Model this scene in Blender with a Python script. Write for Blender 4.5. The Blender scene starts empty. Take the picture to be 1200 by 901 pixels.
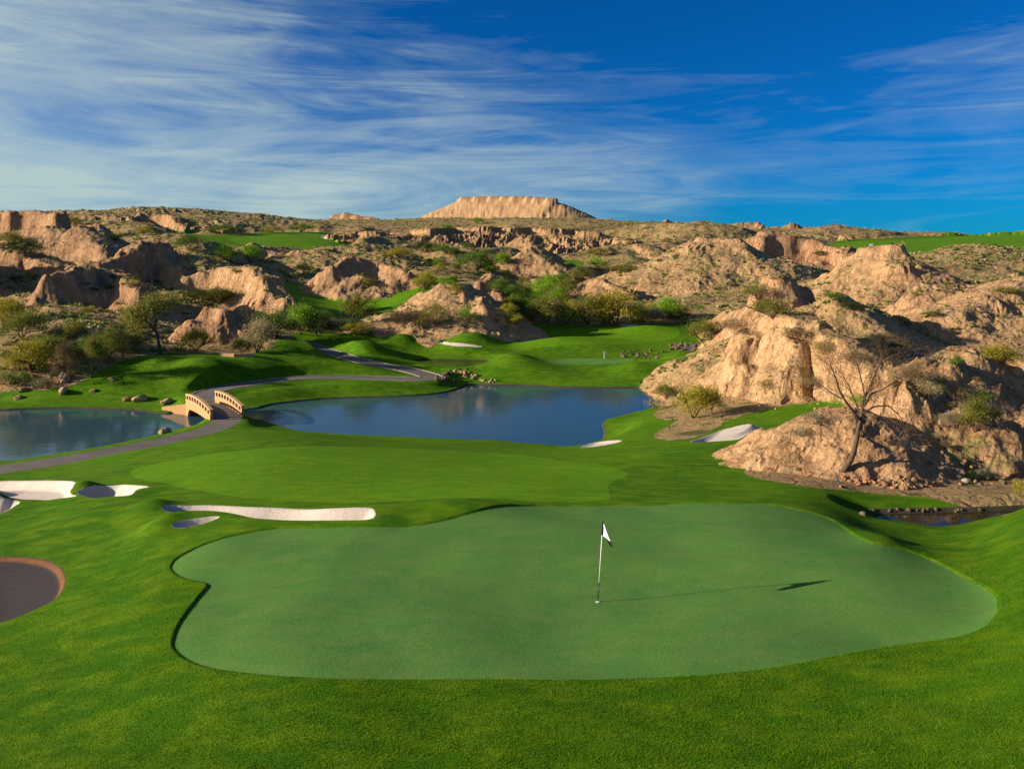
import bpy, math, random
import numpy as np

random.seed(7)
rng = np.random.default_rng(11)
C = bpy.context.scene.collection

# ------------------------------------------------------------------ camera frame
F, YH, CZ = 900.0, 300.0, 10.0          # focal length in photo pixels, horizon row, eye height (m)


def at(px, py, Y):
    return ((px - 600) * Y / F, Y, CZ - (py - YH) * Y / F)


def gz(px, py, z):                       # ground point seen at a photo pixel with known height
    Y = F * (CZ - z) / (py - YH)
    return ((px - 600) * Y / F, Y, z)


# ------------------------------------------------------------------ numpy noise
def _hash(ix, iy, seed):
    h = (ix.astype(np.uint32) * np.uint32(374761393) + iy.astype(np.uint32) * np.uint32(668265263)
         + np.uint32((seed * 362437) & 0xffffffff))
    h = (h ^ (h >> np.uint32(13))) * np.uint32(1274126177)
    return (h ^ (h >> np.uint32(16)))


def perlin(x, y, seed=0):
    x = np.asarray(x, np.float32)
    y = np.asarray(y, np.float32)
    x0 = np.floor(x)
    y0 = np.floor(y)
    fx = x - x0
    fy = y - y0
    ix = x0.astype(np.int64)
    iy = y0.astype(np.int64)
    u = fx * fx * fx * (fx * (fx * 6 - 15) + 10)
    v = fy * fy * fy * (fy * (fy * 6 - 15) + 10)

    def g(dx, dy):
        a = _hash(ix + dx, iy + dy, seed).astype(np.float32) * np.float32(2 * math.pi / 4294967296.0)
        return np.cos(a) * (fx - dx) + np.sin(a) * (fy - dy)
    n0 = g(0, 0)
    n0 = n0 + u * (g(1, 0) - n0)
    n1 = g(0, 1)
    n1 = n1 + u * (g(1, 1) - n1)
    return (n0 + v * (n1 - n0)) * 1.4


def fbm(x, y, octs=4, seed=0, gain=0.5):
    s = 0
    a = 1
    for o in range(octs):
        s = s + a * perlin(x * 2 ** o, y * 2 ** o, seed + o * 17)
        a *= gain
    return s


def ridged(x, y, octs=3, seed=0):
    s = 0
    a = 0.6
    for o in range(octs):
        s = s + a * (1 - np.abs(perlin(x * 2 ** o, y * 2 ** o, seed + o * 31)))
        a *= 0.5
    return s


def sstep(a, b, x):
    t = np.clip((x - a) / (b - a), 0, 1)
    return t * t * (3 - 2 * t)


# ------------------------------------------------------------------ base ground by control points
CP = []


def cz(*l):
    for a in l:
        CP.append(gz(*a))


def cy(*l):
    for a in l:
        CP.append(at(*a))


cz((600, 980, 0), (600, 901, 0), (600, 793, 0), (600, 706, 0), (600, 640, .1), (600, 592, .1), (400, 793, 0), (400, 640, .05),
   (205, 750, -.15), (250, 700, -.05), (300, 625, -.05), (205, 660, -.1), (1168, 700, .15), (1000, 625, .05), (900, 592, 0), (1000, 760, 0),
   (800, 793, 0), (800, 640, .05), (800, 592, .05),
   (0, 900, -.9), (200, 900, -.35), (0, 780, -1.1), (0, 690, -1.5), (80, 690, -1.0), (0, 640, -1.3), (0, 612, -2.0), (120, 640, -.75),
   (120, 602, -.9), (0, 575, -4.2), (100, 583, -1.9), (100, 570, -2.7), (100, 545, -5.0), (200, 600, -.5), (200, 570, -1.3),
   (200, 540, -3.2), (200, 522, -5.2), (300, 560, -.9), (300, 530, -2.7), (300, 510, -4.9), (450, 560, -1.0), (450, 535, -2.8), (450, 518, -5.8),
   (600, 560, -1.3), (600, 540, -3.3), (600, 526, -6.0), (600, 519.5, -7.8), (450, 512.5, -7.8), (300, 494, -7.6),
   (750, 560, -1.2), (750, 535, -3.0), (750, 515, -5.2), (740, 500, -6.4), (760, 485, -7.3), (690, 518, -7.2),
   (850, 575, -.6), (850, 545, -1.8), (850, 520, -3.4), (850, 505, -4.4), (850, 490, -4.8), (850, 470, -5.2), (950, 475, -4.2), (1000, 465, -3.4),
   (960, 575, -.7), (1050, 592, -1.0), (1050, 572, -1.6), (1150, 583, -1.1), (1200, 578, -1.4), (1100, 560, -1.8), (1200, 556, -1.9),
   (1200, 900, .5), (1200, 800, .45), (1200, 700, .45), (1200, 640, .5), (1200, 604, .35), (1040, 628, .0),
   (1100, 624, -1.12), (1050, 618, -1.0), (1150, 616, -1.0), (1020, 615, -.85), (1100, 640, -.40), (1140, 636, -.3), (1050, 632, -.4), (1100, 660, .0),
   (1500, 900, .8), (1500, 700, .8), (1500, 600, .6), (-300, 900, -1.2), (-300, 700, -1.6), (-300, 600, -3), (-300, 560, -5.5),
   (0, 551, -6.0), (-300, 560, -6.2), (125, 530, -6.0), (200, 514, -6.25), (250, 503, -6.65), (275, 489, -6.9),
   (300, 477, -7.7), (330, 455, -7.0), (330, 443, -6.5), (400, 441, -6.6), (500, 446, -6.9), (475, 432, -6.6), (425, 425, -6.0), (350, 428, -5.7),
   (250, 456, -6.7), (215, 460, -6.7), (200, 467, -7.2), (100, 470, -7.5), (0, 468, -7.5), (250, 425, -4.7), (170, 413, -3.6), (100, 432, -4.6),
   (0, 440, -5.2), (300, 406, -4.2), (350, 397, -4.0), (400, 387, -3.8), (-300, 465, -7.4), (-300, 420, -4.5),
   (480, 421, -6.5), (540, 416, -6.2), (540, 400, -5.0), (540, 389, -3.9), (600, 400, -5.3), (600, 440, -7.0), (600, 424, -6.4), (700, 446, -7.4),
   (700, 430, -6.5), (700, 418, -6.2), (700, 400, -5.2), (700, 385, -4.0), (700, 377, -3.2), (780, 446, -7.2), (780, 425, -6.2), (780, 400, -5.0), (820, 381, -3.6),
   (850, 373, -2.8), (850, 430, -6.0), (900, 420, -5.5))
cy((700, 366, 175), (640, 340, 230), (400, 363, 190), (400, 342, 225), (340, 327, 260), (340, 311, 290), (380, 291, 340), (380, 276, 420),
   (1000, 293, 300), (1100, 293, 300), (1100, 280, 400), (1200, 296, 290), (1200, 279, 420), (950, 302, 280),
   (200, 272, 400), (200, 247, 650), (60, 264, 350), (300, 255, 650), (450, 269, 520), (450, 260, 900), (600, 269, 500), (600, 258, 1100),
   (750, 270, 480), (750, 262, 900), (850, 270, 600), (850, 265, 900), (1000, 277, 700), (1200, 277, 700), (0, 255, 650),
   (100, 300, 220), (0, 302, 220), (250, 300, 230), (300, 332, 200), (300, 372, 150), (100, 352, 160), (0, 385, 125),
   (500, 322, 230), (560, 298, 380), (450, 298, 360), (650, 298, 380), (740, 298, 340), (580, 306, 300), (700, 306, 300), (800, 325, 240), (900, 328, 200),
   (1000, 338, 170), (1150, 325, 200), (1100, 402, 110), (1200, 400, 100), (950, 422, 110), (1050, 440, 75), (1200, 440, 75),
   (600, 275, 1900), (0, 270, 1900), (1200, 282, 1900), (-300, 270, 700), (1500, 280, 700), (-300, 300, 230), (1500, 320, 200), (1500, 450, 80), (1500, 560, 45),
   (600, 288, 5000), (-200, 288, 5000), (1400, 288, 5000))
CP = np.array(CP)


def uv(X, Y):
    return X / Y * 1.6, np.log(Y)


def _phi(r2):
    return np.where(r2 > 1e-12, 0.5 * r2 * np.log(np.maximum(r2, 1e-12)), 0.0)


_cu, _cv = uv(CP[:, 0], CP[:, 1])
_n = len(CP)
_A = np.zeros((_n + 3, _n + 3))
_A[:_n, :_n] = _phi((_cu[:, None] - _cu) ** 2 + (_cv[:, None] - _cv) ** 2) + np.eye(_n) * 2e-4
_A[:_n, _n:] = np.stack([np.ones(_n), _cu, _cv], 1)
_A[_n:, :_n] = _A[:_n, _n:].T
_scale = CP[:, 1]                          # solve for screen slope z/Y so far values do not swamp near ones
_w = np.linalg.solve(_A, np.concatenate([(CP[:, 2] - CZ) / _scale * 10, np.zeros(3)]))
GU = np.linspace(-2.1, 2.1, 340)
GV = np.linspace(math.log(7.0), math.log(9000.0), 420)
_uu, _vv = np.meshgrid(GU, GV)
_T = np.zeros(_uu.shape)
for k in range(_n):
    _T += _w[k] * _phi((_uu - _cu[k]) ** 2 + (_vv - _cv[k]) ** 2)
_T += _w[_n] + _w[_n + 1] * _uu + _w[_n + 2] * _vv


def base_g(X, Y):
    u, v = uv(X, Y)
    fu = np.clip((u - GU[0]) / (GU[1] - GU[0]), 0, len(GU) - 1.001)
    fv = np.clip((v - GV[0]) / (GV[1] - GV[0]), 0, len(GV) - 1.001)
    iu = fu.astype(np.int32)
    iv = fv.astype(np.int32)
    fu -= iu
    fv -= iv
    # smooth bicubic-ish (Catmull-Rom would need 16 taps; the grid is fine enough for bilinear)
    t = (_T[iv, iu] * (1 - fu) + _T[iv, iu + 1] * fu) * (1 - fv) + (_T[iv + 1, iu] * (1 - fu) + _T[iv + 1, iu + 1] * fu) * fv
    return CZ + t * 0.1 * Y


# grass mounds and hollows: (px, py, z guess, height, radius across, radius along the view)
BUMPS = [(525, 599, 0, 0.42, 2.0, 1.3), (420, 604, 0, 0.22, 2.6, 1.0), (110, 607, -0.9, 0.35, 2.6, 1.5), (215, 612, -0.3, 0.25, 1.6, 0.8), (600, 425, -6.4, 1.4, 3.5999999999999996, 5), (560, 404, -5.2, 1.71, 4.32, 4), (505, 398, -5.0, 2.02, 3.5999999999999996, 3.5), (470, 405, -5.4, 1.86, 3.5999999999999996, 3), (640, 405, -5.4, 1.24, 6.4799999999999995, 3), (800, 428, -6.4, 1.86, 4.32, 4), (745, 434, -6.7, 1.24, 3.5999999999999996, 3), (690, 402, -5.2, 1.08, 7.199999999999999, 3), (640, 386, -4.2, 1.08, 6.4799999999999995, 3), (760, 388, -4.2, 1.08, 5.76, 3), (360, 428, -5.6, 1.55, 6.4799999999999995, 2.5), (420, 434, -6.2, 0.57, 4.32, 2), (440, 452, -7.0, 0.52, 5.76, 2.0), (360, 460, -7.1, 1.08, 5.04, 2), (430, 412, -5.4, 1.86, 4.32, 3), (230, 436, -5.2, 1.4, 3.5999999999999996, 4), (190, 428, -4.6, 1.24, 3.5999999999999996, 3), (160, 450, -6.2, 0.78, 3.5999999999999996, 2), (330, 408, -4.4, 1.4, 4.32, 3), (560, 395, -4.6, -0.68, 4, 2), (420, 400, -4.8, 1.4, 3.5999999999999996, 3), (380, 410, -5.0, 1.24, 3.5999999999999996, 3), (330, 520, -3.6, 0.25, 7, 3), (200, 527, -4.6, 0.3, 6, 2.5), (430, 540, -2.3, 0.15, 6, 2), (560, 548, -2.2, 0.15, 6, 2), (700, 545, -2.2, 0.2, 5, 2), (800, 530, -3.0, 0.25, 5, 2.5), (300, 428, -5.2, 1.49, 5.04, 3), (265, 438, -5.4, 1.26, 4.32, 3), (395, 455, -7.2, 0.52, 5.04, 2), (620, 432, -6.7, 0.92, 5.04, 3), (540, 408, -5.7, 1.15, 4.32, 3), (590, 392, -4.5, 1.15, 5.04, 3), (690, 410, -5.8, 0.8, 6.4799999999999995, 3), (96, 577, -2.3, 0.5, 0.9, 0.8), (178, 598, -0.5, 0.35, 0.9, 0.9), (189, 618, -0.2, 0.35, 0.8, 0.8), (-25, 566, -3.6, 0.8, 1.2, 1.2), (-12, 592, -2.8, 0.6, 1, 1)]


def h_grass(X, Y):
    z = base_g(X, Y)
    for (px, py, zz, a, rx, ry) in BUMPS:
        x, y, _ = gz(px, py, zz)
        m = (np.abs(X - x) < 3 * rx) & (np.abs(Y - y) < 3 * ry)
        if m.any():
            z[m] += a * np.exp(-((X[m] - x) / rx) ** 2 - ((Y[m] - y) / ry) ** 2)
    z += 0.11 * perlin(X / 4.5 + .3 * Y, Y / 3.2, 3) * (1 - sstep(16.5, 19.5, Y)) + 0.05 * perlin(X / 6, Y / 6, 3) * sstep(14, 40, Y) + 0.16 * perlin(X / 17, Y / 13, 4) * sstep(30, 60, Y)
    z += .075 * perlin(X / 3.6 + 3, Y / 3.0, 15) * sstep(-14, -10, X) * (1 - sstep(14, 19, X)) * sstep(16, 19, Y) * (1 - sstep(30, 35, Y))
    # gentle two-tier of the green
    z += 0.17 * sstep(23.2, 25.2, Y + 0.04 * X) * sstep(-13, -9, X) * (1 - sstep(8, 12, X)) * (1 - sstep(27, 31, Y))
    return z


# ------------------------------------------------------------------ badland hills
# label, crest points (px, py, distance), flat half width, cliff height, slope, gully strength, gully size, redness, scrub
HILLS = [
    ('tan dirt mound carrying the bare tree', [(866, 556, 41.3), (905, 535, 42.2), (942, 508, 43), (972, 488, 43.6), (994, 480, 44), (1018, 488, 45)], .25, 0, .66, .26, 1.0, .22, .1),
    ('shaded gullied slope behind the bare tree', [(1064, 447, 46.5), (1090, 422, 48.5), (1130, 410, 51.5), (1200, 406, 56), (1380, 390, 64)], .6, 1.2, .9, .6, 2.0, .35, .5),
    ('shaded gullied slope behind the bare tree', [(1130, 414, 49.5), (1112, 465, 46), (1100, 520, 43)], .2, 0, .9, .4, 1.2, .45, .5),
    ('shaded gullied slope behind the bare tree', [(1215, 410, 50), (1200, 470, 46.5), (1195, 530, 43.5)], .2, 0, .9, .4, 1.2, .45, .5),
    ('pale cliff faced outcrop above the pond shore', [(872, 387, 92), (893, 371, 90), (925, 367, 86), (960, 378, 81), (1000, 402, 75), (1035, 428, 69)], .8, 2.6, (2.4, 1.1), .6, 2.2, .06, .55),
    ('pale cliff faced outcrop above the pond shore', [(884, 378, 89.5), (886, 400, 85.5), (880, 425, 83.5)], .7, 2.2, 1.2, .5, 1.6, .06, .3),
    ('pale cliff faced outcrop above the pond shore', [(925, 372, 85.5), (928, 400, 81), (925, 430, 78)], .6, 1.6, 1.1, .5, 1.6, .06, .4),
    ('pale cliff faced outcrop above the pond shore', [(872, 434, 83.5), (846, 456, 84.5), (826, 468, 86)], .5, 0, .8, .4, 1.4, .1, .2),
    ('pale rounded ridge behind the cliff faced outcrop', [(905, 322, 114), (880, 345, 114), (860, 372, 115), (846, 388, 117)], .6, 3.0, (2.4, 1.3), .35, 2.2, .08, .4),
    ('pale rounded ridge behind the cliff faced outcrop', [(905, 322, 114), (926, 327, 117), (945, 338, 119)], .8, 1.5, 1.5, .4, 2.2, .2, .4),
    ('sharp crested ridge with one sunlit and one dark side', [(935, 366, 101), (980, 343, 103), (1050, 370, 106), (1100, 388, 107), (1140, 404, 107)], .2, 0, .8, .28, 2.0, .25, .5),
    ('sharp crested ridge with one sunlit and one dark side', [(981, 344, 102), (1006, 372, 95), (1042, 404, 87)], .2, 0, (.75, .72), .3, 1.8, .22, .5),
    ('tall knob with a shaded flank below the far fairway', [(972, 320, 158), (998, 301, 156), (1022, 290, 153), (1044, 287, 150), (1051, 310, 144), (1058, 338, 140)], 1.0, 1.2, (.95, .72), .42, 2.6, .3, .35),
    ('broad sunlit fluted slope at the picture edge', [(1070, 388, 105), (1110, 362, 108), (1150, 345, 112), (1200, 324, 118), (1320, 296, 126)], .5, 0, .6, .35, 2.2, .2, .15),
    ('small sunlit pyramid between two ridges', [(1052, 358, 128), (1075, 345, 128), (1090, 361, 126)], .2, 0, 1.1, .3, 1.6, .1, .1),
    ('rounded scrub mound beside the far fairway', [(1110, 293, 230), (1140, 287, 235), (1175, 291, 235)], 2, 0, .4, .2, 5, .1, .9),
    ('large striped ridge rising behind the olive trees', [(715, 340, 240), (760, 312, 235), (800, 292, 225), (832, 278, 220), (858, 280, 218), (884, 302, 205), (895, 328, 190)], 1.0, 1.2, .55, .28, 4.0, .2, .45),
    ('large striped ridge rising behind the olive trees', [(905, 300, 215), (872, 335, 188), (846, 362, 170)], .6, 1.0, .8, .4, 4.0, .3, .3),
    ('dark topped ridge with red ledges', [(865, 286, 240), (905, 272, 245), (945, 280, 240), (985, 290, 235), (1002, 302, 225)], 2, 4.5, .65, .45, 4.0, .6, .35),
    ('fluted mound behind the row of olive trees', [(655, 345, 196), (680, 332, 195), (704, 327, 192), (724, 338, 186), (742, 358, 180)], .6, .8, (.75, .8), .5, 2.6, .35, .25),
    ('round mound above the middle trees', [(585, 320, 264), (608, 301, 268), (630, 288, 270), (644, 303, 262), (654, 320, 254)], .8, .8, (.65, .8), .4, 4.0, .3, .35),
    ('long pale mound ending in a dark cliff', [(500, 343, 151), (530, 332, 150), (550, 333, 148), (566, 348, 144), (582, 373, 140)], .6, .4, (.64, 1.0), .16, 2.2, .12, .3),
    ('red rock cap behind the long pale mound', [(562, 330, 158), (580, 321, 159), (592, 336, 158)], .5, 1.2, 1.3, .5, 1.5, .6, .1),
    ('rocky ridge between the upper fairways', [(356, 331, 215), (385, 312, 218), (415, 299, 222), (445, 307, 220), (475, 318, 215), (492, 337, 210)], .5, 1.5, .9, .55, 3.0, .4, .15),
    ('scrub covered rise behind the rocky ridge', [(345, 301, 270), (385, 290, 280), (425, 287, 285), (462, 300, 275)], 3, 0, .4, .2, 6, .15, 1.0),
    ('pair of low tan mounds by the upper fairway', [(298, 293, 290), (316, 288, 290), (332, 301, 268), (350, 294, 270), (368, 304, 266)], .8, .5, .8, .4, 3.0, .3, .15),
    ('long gullied escarpment below the plateau', [(392, 275, 400), (412, 272, 425), (430, 272, 395), (448, 273, 425), (465, 277, 398), (488, 271, 440), (510, 268, 412), (535, 267, 450), (560, 266, 422), (585, 267, 455), (600, 267, 425), (628, 267, 448), (650, 268, 410), (672, 270, 432), (692, 272, 398), (720, 278, 398), (742, 283, 368), (778, 301, 330)], 3, 1.6, .60, .55, 10, .45, .5),
    ('low tan mounds below the escarpment', [(478, 304, 290), (492, 296, 292), (506, 305, 290)], .5, .5, .8, .5, 3.5, .35, .15),
    ('low tan mounds below the escarpment', [(512, 308, 285), (535, 299, 286), (550, 311, 284)], .5, .8, .8, .5, 3.5, .35, .15),
    ('low tan mounds below the escarpment', [(573, 314, 270), (595, 305, 272), (615, 314, 270)], .5, .5, .8, .5, 3.5, .35, .15),
    ('flat topped mesa on the skyline', [(540, 231.5, 1600), (574, 230.3, 1565), (610, 230.3, 1515), (648, 232, 1440)], 9, 6, .66, .42, 13, -.2, .05),
    ('flat topped mesa on the skyline', [(640, 236, 1500), (662, 246, 1450), (692, 259, 1400)], 6, 6, .6, .5, 26, .4, .12),
    ('low far mesa on the skyline', [(388, 252, 1700), (402, 249, 1700), (438, 256, 1650)], 8, 9, .6, .4, 18, .5, .1),
    ('small rocky knobs along the far skyline', [(763, 258, 900), (775, 255, 900), (797, 258, 900)], 3, 5, .5, .4, 8, .5, .2),
    ('small rocky knobs along the far skyline', [(858, 264, 700), (875, 260, 720), (892, 264, 700)], 3, 3, .4, .4, 8, .4, .3),
    ('small rocky knobs along the far skyline', [(898, 267, 600), (920, 261, 600), (945, 267, 600), (992, 270, 600)], 3, 5, .5, .5, 7, .6, .2),
    ('pale bluff line behind the far fairway', [(1005, 276, 650), (1060, 277, 650), (1110, 273, 640), (1140, 275.5, 640), (1200, 271, 640), (1330, 272, 640)], 4, 4, .5, .45, 8, .25, .2),
    ('scrub covered skyline hill', [(60, 257, 480), (120, 247, 520), (170, 243, 540), (230, 246, 560), (280, 250, 580), (345, 257, 600)], 8, 0, .22, .25, 18, .15, 1.0),
    ('gullied face cut into the skyline hill', [(140, 268, 395), (165, 250, 425), (195, 251, 422), (222, 266, 395)], 2, 5, .7, .7, 7, .55, .3),
    ('blocky butte at the end of the skyline', [(-30, 251, 278), (5, 250, 275), (35, 249, 270), (72, 250, 262)], 3, 6.5, .55, .5, 4.0, .5, .3),
    ('sunlit ledge below the blocky butte', [(20, 270, 240), (60, 266, 240), (92, 274, 235)], 1, 2, .6, .5, 4.0, .4, .3),
    ('pointed cone with one dark side', [(82, 280, 205), (107, 262, 208), (124, 280, 200), (140, 302, 190)], .4, 0, .95, .3, 3.0, .4, .2),
    ('high cliff with a dark sheer face', [(110, 306, 167), (140, 294, 172), (170, 285, 178), (192, 286, 180), (214, 312, 177)], 1.5, 6.5, 1.0, .38, 2.8, .6, .35),
    ('ledge with a sunlit rim and a shaded face', [(66, 322, 145), (95, 312, 149), (130, 318, 152), (150, 322, 151), (169, 336, 144)], .6, 2.2, .95, .55, 2.4, .55, .4),
    ('shaded hillside at the picture edge', [(-120, 280, 195), (-40, 285, 192), (0, 290, 190), (40, 296, 185), (76, 312, 175)], 2, 2, .6, .4, 4.0, .55, .4),
    ('scrub slope above the small pond', [(-160, 330, 142), (-60, 340, 140), (-10, 352, 136), (25, 370, 130), (62, 393, 124)], 1, .5, .5, .35, 3.0, .35, .6),
    ('fluted sunlit wall beside the dark cliff', [(216, 324, 173), (250, 315, 172), (290, 312, 167), (318, 325, 160), (333, 349, 154)], 1.0, 2.5, 1.05, .55, 2.2, .3, .3),
    ('rough red boulder mound by the grass bank', [(222, 382, 126), (245, 360, 127), (270, 362, 126), (291, 386, 124)], .8, 1.2, 1.0, .6, 1.6, .6, .1),
    ('unseen hill added beyond the picture edge to shade the cliffs', [(-420, 225, 180), (-300, 235, 172), (-180, 250, 166), (-100, 273, 160)], 2, 4, .7, .4, 5.0, .5, .4),  # out of view; added and raised to throw shade over the cliffs
]
_r = random.Random(41)
for (x0, x1, ya, yb, pa, pb), n_, lab_ in (((430, 790, 225, 390, 286, 326), 26, 'gullied mounds scattered below the escarpment'), ((10, 330, 235, 380, 264, 297), 16, 'gullied mounds among the cliffs under the skyline hill'),
                                          ((700, 985, 300, 520, 268, 284), 12, 'gullied mounds behind the striped ridge'), ((1105, 1230, 165, 250, 300, 332), 7, 'gullied mounds behind the broad fluted slope'),
                                          ((-40, 180, 128, 165, 330, 372), 7, 'gullied mounds on the scrub slope'), ((880, 1010, 105, 150, 350, 385), 3, 'low mounds behind the cliff faced outcrop')):
    for _ in range(n_):
        Yc = _r.uniform(ya, yb)
        pxc = _r.uniform(x0, x1)
        pyc = pb + (pa - pb) * (Yc - ya) / (yb - ya) + _r.uniform(-4, 5)
        if (250 < pxc < 425 and Yc > 280) or (290 < pxc < 510 and 190 < Yc < 275):
            continue
        hw = _r.uniform(10, 26)
        HILLS.append((lab_, [(pxc - hw, pyc + _r.uniform(4, 9), Yc + _r.uniform(-6, 6)), (pxc, pyc, Yc), (pxc + hw * .7, pyc + _r.uniform(3, 8), Yc + _r.uniform(-9, 3))], _r.uniform(.4, 1.5), _r.choice((0, 1.0, 2.5)), _r.uniform(.6, 1.0), _r.uniform(.4, .6), Yc / 75, _r.uniform(.1, .55), _r.uniform(.1, .5)))


def hills(X, Y, z0):
    """max of all ridges over z0; returns height, winner index, redness, scrub"""
    z = z0.copy()
    win = np.full(X.shape, -1, np.int16)
    # organic outlines: warp the plan
    s = np.clip(Y / 100, .35, 6)
    qx, qy = 100 * X / Y, 100 * np.log(Y)         # local plan coordinates whose unit grows with distance
    wx = X + s * (1.6 * perlin(qx / 7, qy / 7, 51) + .7 * perlin(qx / 2.4, qy / 2.4, 52))
    wy = Y + s * (1.6 * perlin(qx / 7, qy / 7, 53) + .7 * perlin(qx / 2.4, qy / 2.4, 54))
    for hi, (lab, pts, wdt, cliff, slope, ga, gl, red, scr) in enumerate(HILLS):
        P3 = np.array([at(*p) for p in pts])
        seg = np.linalg.norm(np.diff(P3[:, :2], axis=0), axis=1)
        acc = np.concatenate([[0], np.cumsum(seg)])
        sl, sr = slope if isinstance(slope, tuple) else (slope, slope)
        slope = min(sl, sr)
        size = P3[:, 2].max() + 12 if P3[:, 1].mean() < 300 else P3[:, 2].max() - 5
        reach = min((size + cliff * 0.2) / slope + wdt + 6, 30 + P3[:, 1].mean() * .12)
        R = max(seg.sum() * .25, 2.0)
        for i in range(len(seg)):
            a, b = P3[i], P3[i + 1]
            m = ((wx > min(a[0], b[0]) - reach) & (wx < max(a[0], b[0]) + reach)
                 & (wy > min(a[1], b[1]) - reach) & (wy < max(a[1], b[1]) + reach))
            idx = np.nonzero(m)
            if not len(idx[0]):
                continue
            x = wx[idx]
            y = wy[idx]
            dx, dy = b[0] - a[0], b[1] - a[1]
            L2 = dx * dx + dy * dy
            t = ((x - a[0]) * dx + (y - a[1]) * dy) / L2
            tc = np.clip(t, 0, 1)
            ex = x - (a[0] + tc * dx)
            ey = y - (a[1] + tc * dy)
            d = np.hypot(ex, ey)
            L = math.sqrt(L2)
            over = (t - tc) * L
            perp = np.abs((x - a[0]) * (-dy) + (y - a[1]) * dx) / L
            sgn = np.sign((x - a[0]) * (-dy) + (y - a[1]) * dx)
            u = acc[i] + tc * L + np.where(np.abs(over) > 1e-4, R * np.arctan2(over, perp + 1e-4), 0)
            sd = sgn * 37.7
            wu = u + gl * 1.1 * perlin(x / (gl * 2.2), y / (gl * 2.2), 500 + hi) + gl * .5 * perlin(x / (gl * .8), y / (gl * .8), 520 + hi)
            fl = ridged(wu / (gl * 1.5) + sd, d / (gl * 3.2) + hi * 3.1, 3, 100 + hi)      # drainage flutes running downslope
            fl2 = perlin(u / (gl * 3.3) + sd, d / (gl * 3.5), 300 + hi)
            iso = ridged(x / (gl * 2.6) + hi, y / (gl * 2.6), 4, 600 + hi) - .72          # lumps and washes
            am = .35 + .9 * sstep(-.3, .5, perlin(x / (gl * 4), y / (gl * 4), 700 + hi))
            de = np.maximum(d - wdt * (1 + .5 * fl2), 0)
            rr = .6 + .08 * min(size, 30) if cliff < 3 else .5                            # rounded crests
            de = np.sqrt(de * de + rr * rr) - rr
            zc = a[2] + (b[2] - a[2]) * tc
            crest_n = perlin(u / (gl * 1.7), np.full_like(u, hi * 2.3), 400 + hi) * min(.3 * gl, .2 + .1 * cliff)
            cw = .50 * cliff + .05
            drop = cliff * sstep(0, cw, de - gl * .14 * (fl - .7)) + (sl + (sr - sl) * (.5 + .5 * ex / (d + .3))) * de * (1 - .30 * sstep(2, 14, de))
            fade = sstep(0.1, gl * 1.2, de)
            drop = drop + fade * ((.95 - fl) * am * ga * gl * .8 + fl2 * ga * gl * .6 - iso * ga * gl * .5)
            fl3 = ridged(wu / (gl * .42) + sd, d / (gl * 1.6), 2, 800 + hi) - .55
            drop = drop - fade * fl3 * am * (.20 * gl * ga + .05 * gl)
            hh = zc + crest_n * np.exp(-de / (1.2 * gl)) - drop
            cur = z[idx]
            k = hh > cur
            if k.any():
                cur[k] = hh[k]
                z[idx] = cur
                wv = win[idx]
                wv[k] = hi
                win[idx] = wv
    return z, win


# ------------------------------------------------------------------ polygons in photo pixels, laid onto the ground
GREEN_PX = [(201, 663), (206, 655), (213, 650), (236, 638), (267, 628), (300, 621.7), (333, 619), (400, 619), (450, 617.5), (489, 614.5), (520, 609), (542, 603),
            (570, 596), (595, 591), (640, 591), (700, 591.5), (800, 589), (850, 588), (885, 588.5), (915, 592), (942, 598), (962, 603), (978, 610), (988, 617), (999, 625), (1012, 632), (1027, 637),
            (1056, 641), (1084, 651), (1105, 661), (1122, 671), (1142, 681), (1156, 689), (1166, 697), (1169, 703), (1166, 718.5), (1156, 730), (1141, 738), (1115, 745), (1084, 749),
            (1050, 753), (1013, 759), (942, 773.6), (871, 784), (800, 790), (700, 793), (600, 793.5), (500, 793), (400, 792.5), (367, 791.7), (320, 789), (283, 785), (258, 782), (240, 778),
            (224, 772), (213, 765), (206, 758), (204, 752), (207, 740), (212, 729), (220, 717), (233, 700), (241, 691), (247, 684), (242, 680.5), (233, 679), (219, 676.5), (207, 671)]
FAIRWAY_PX = [(160, 548), (215, 536), (300, 526), (400, 524), (500, 526), (590, 531), (650, 538), (705, 545), (733, 551), (736, 558), (720, 563), (712, 569), (714, 577), (716, 585), (690, 588),
              (640, 588), (605, 587), (560, 583), (470, 586), (420, 590), (360, 588), (270, 583), (215, 572), (165, 563), (150, 555)]
FARFAIR_PX = [(560, 400), (600, 393), (660, 386), (720, 381), (780, 381), (800, 388), (790, 397), (750, 402), (700, 405), (620, 408), (570, 409)]
FARGREEN_PX = [(636, 424), (650, 420.5), (690, 419.5), (740, 420), (745, 423), (720, 426), (670, 427), (640, 426.5)]
UPFAIR1_PX = [(322, 330), (345, 333), (385, 332), (420, 336), (470, 340), (492, 338), (486, 350), (465, 358), (440, 364), (400, 366), (355, 368), (330, 350)]
UPFAIR2_PX = [(296, 320), (312, 307), (345, 306), (378, 312), (366, 320), (340, 328), (315, 331)]
UPFAIR3_PX = [(262, 280), (300, 276), (345, 273), (400, 275), (410, 286), (380, 291), (345, 292), (315, 291), (285, 288)]
RIGHTFAIR_PX = [(965, 291), (990, 283), (1060, 281), (1130, 278), (1170, 274.5), (1215, 275), (1320, 276), (1320, 296), (1200, 294), (1110, 293), (1070, 297), (1000, 296)]
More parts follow.
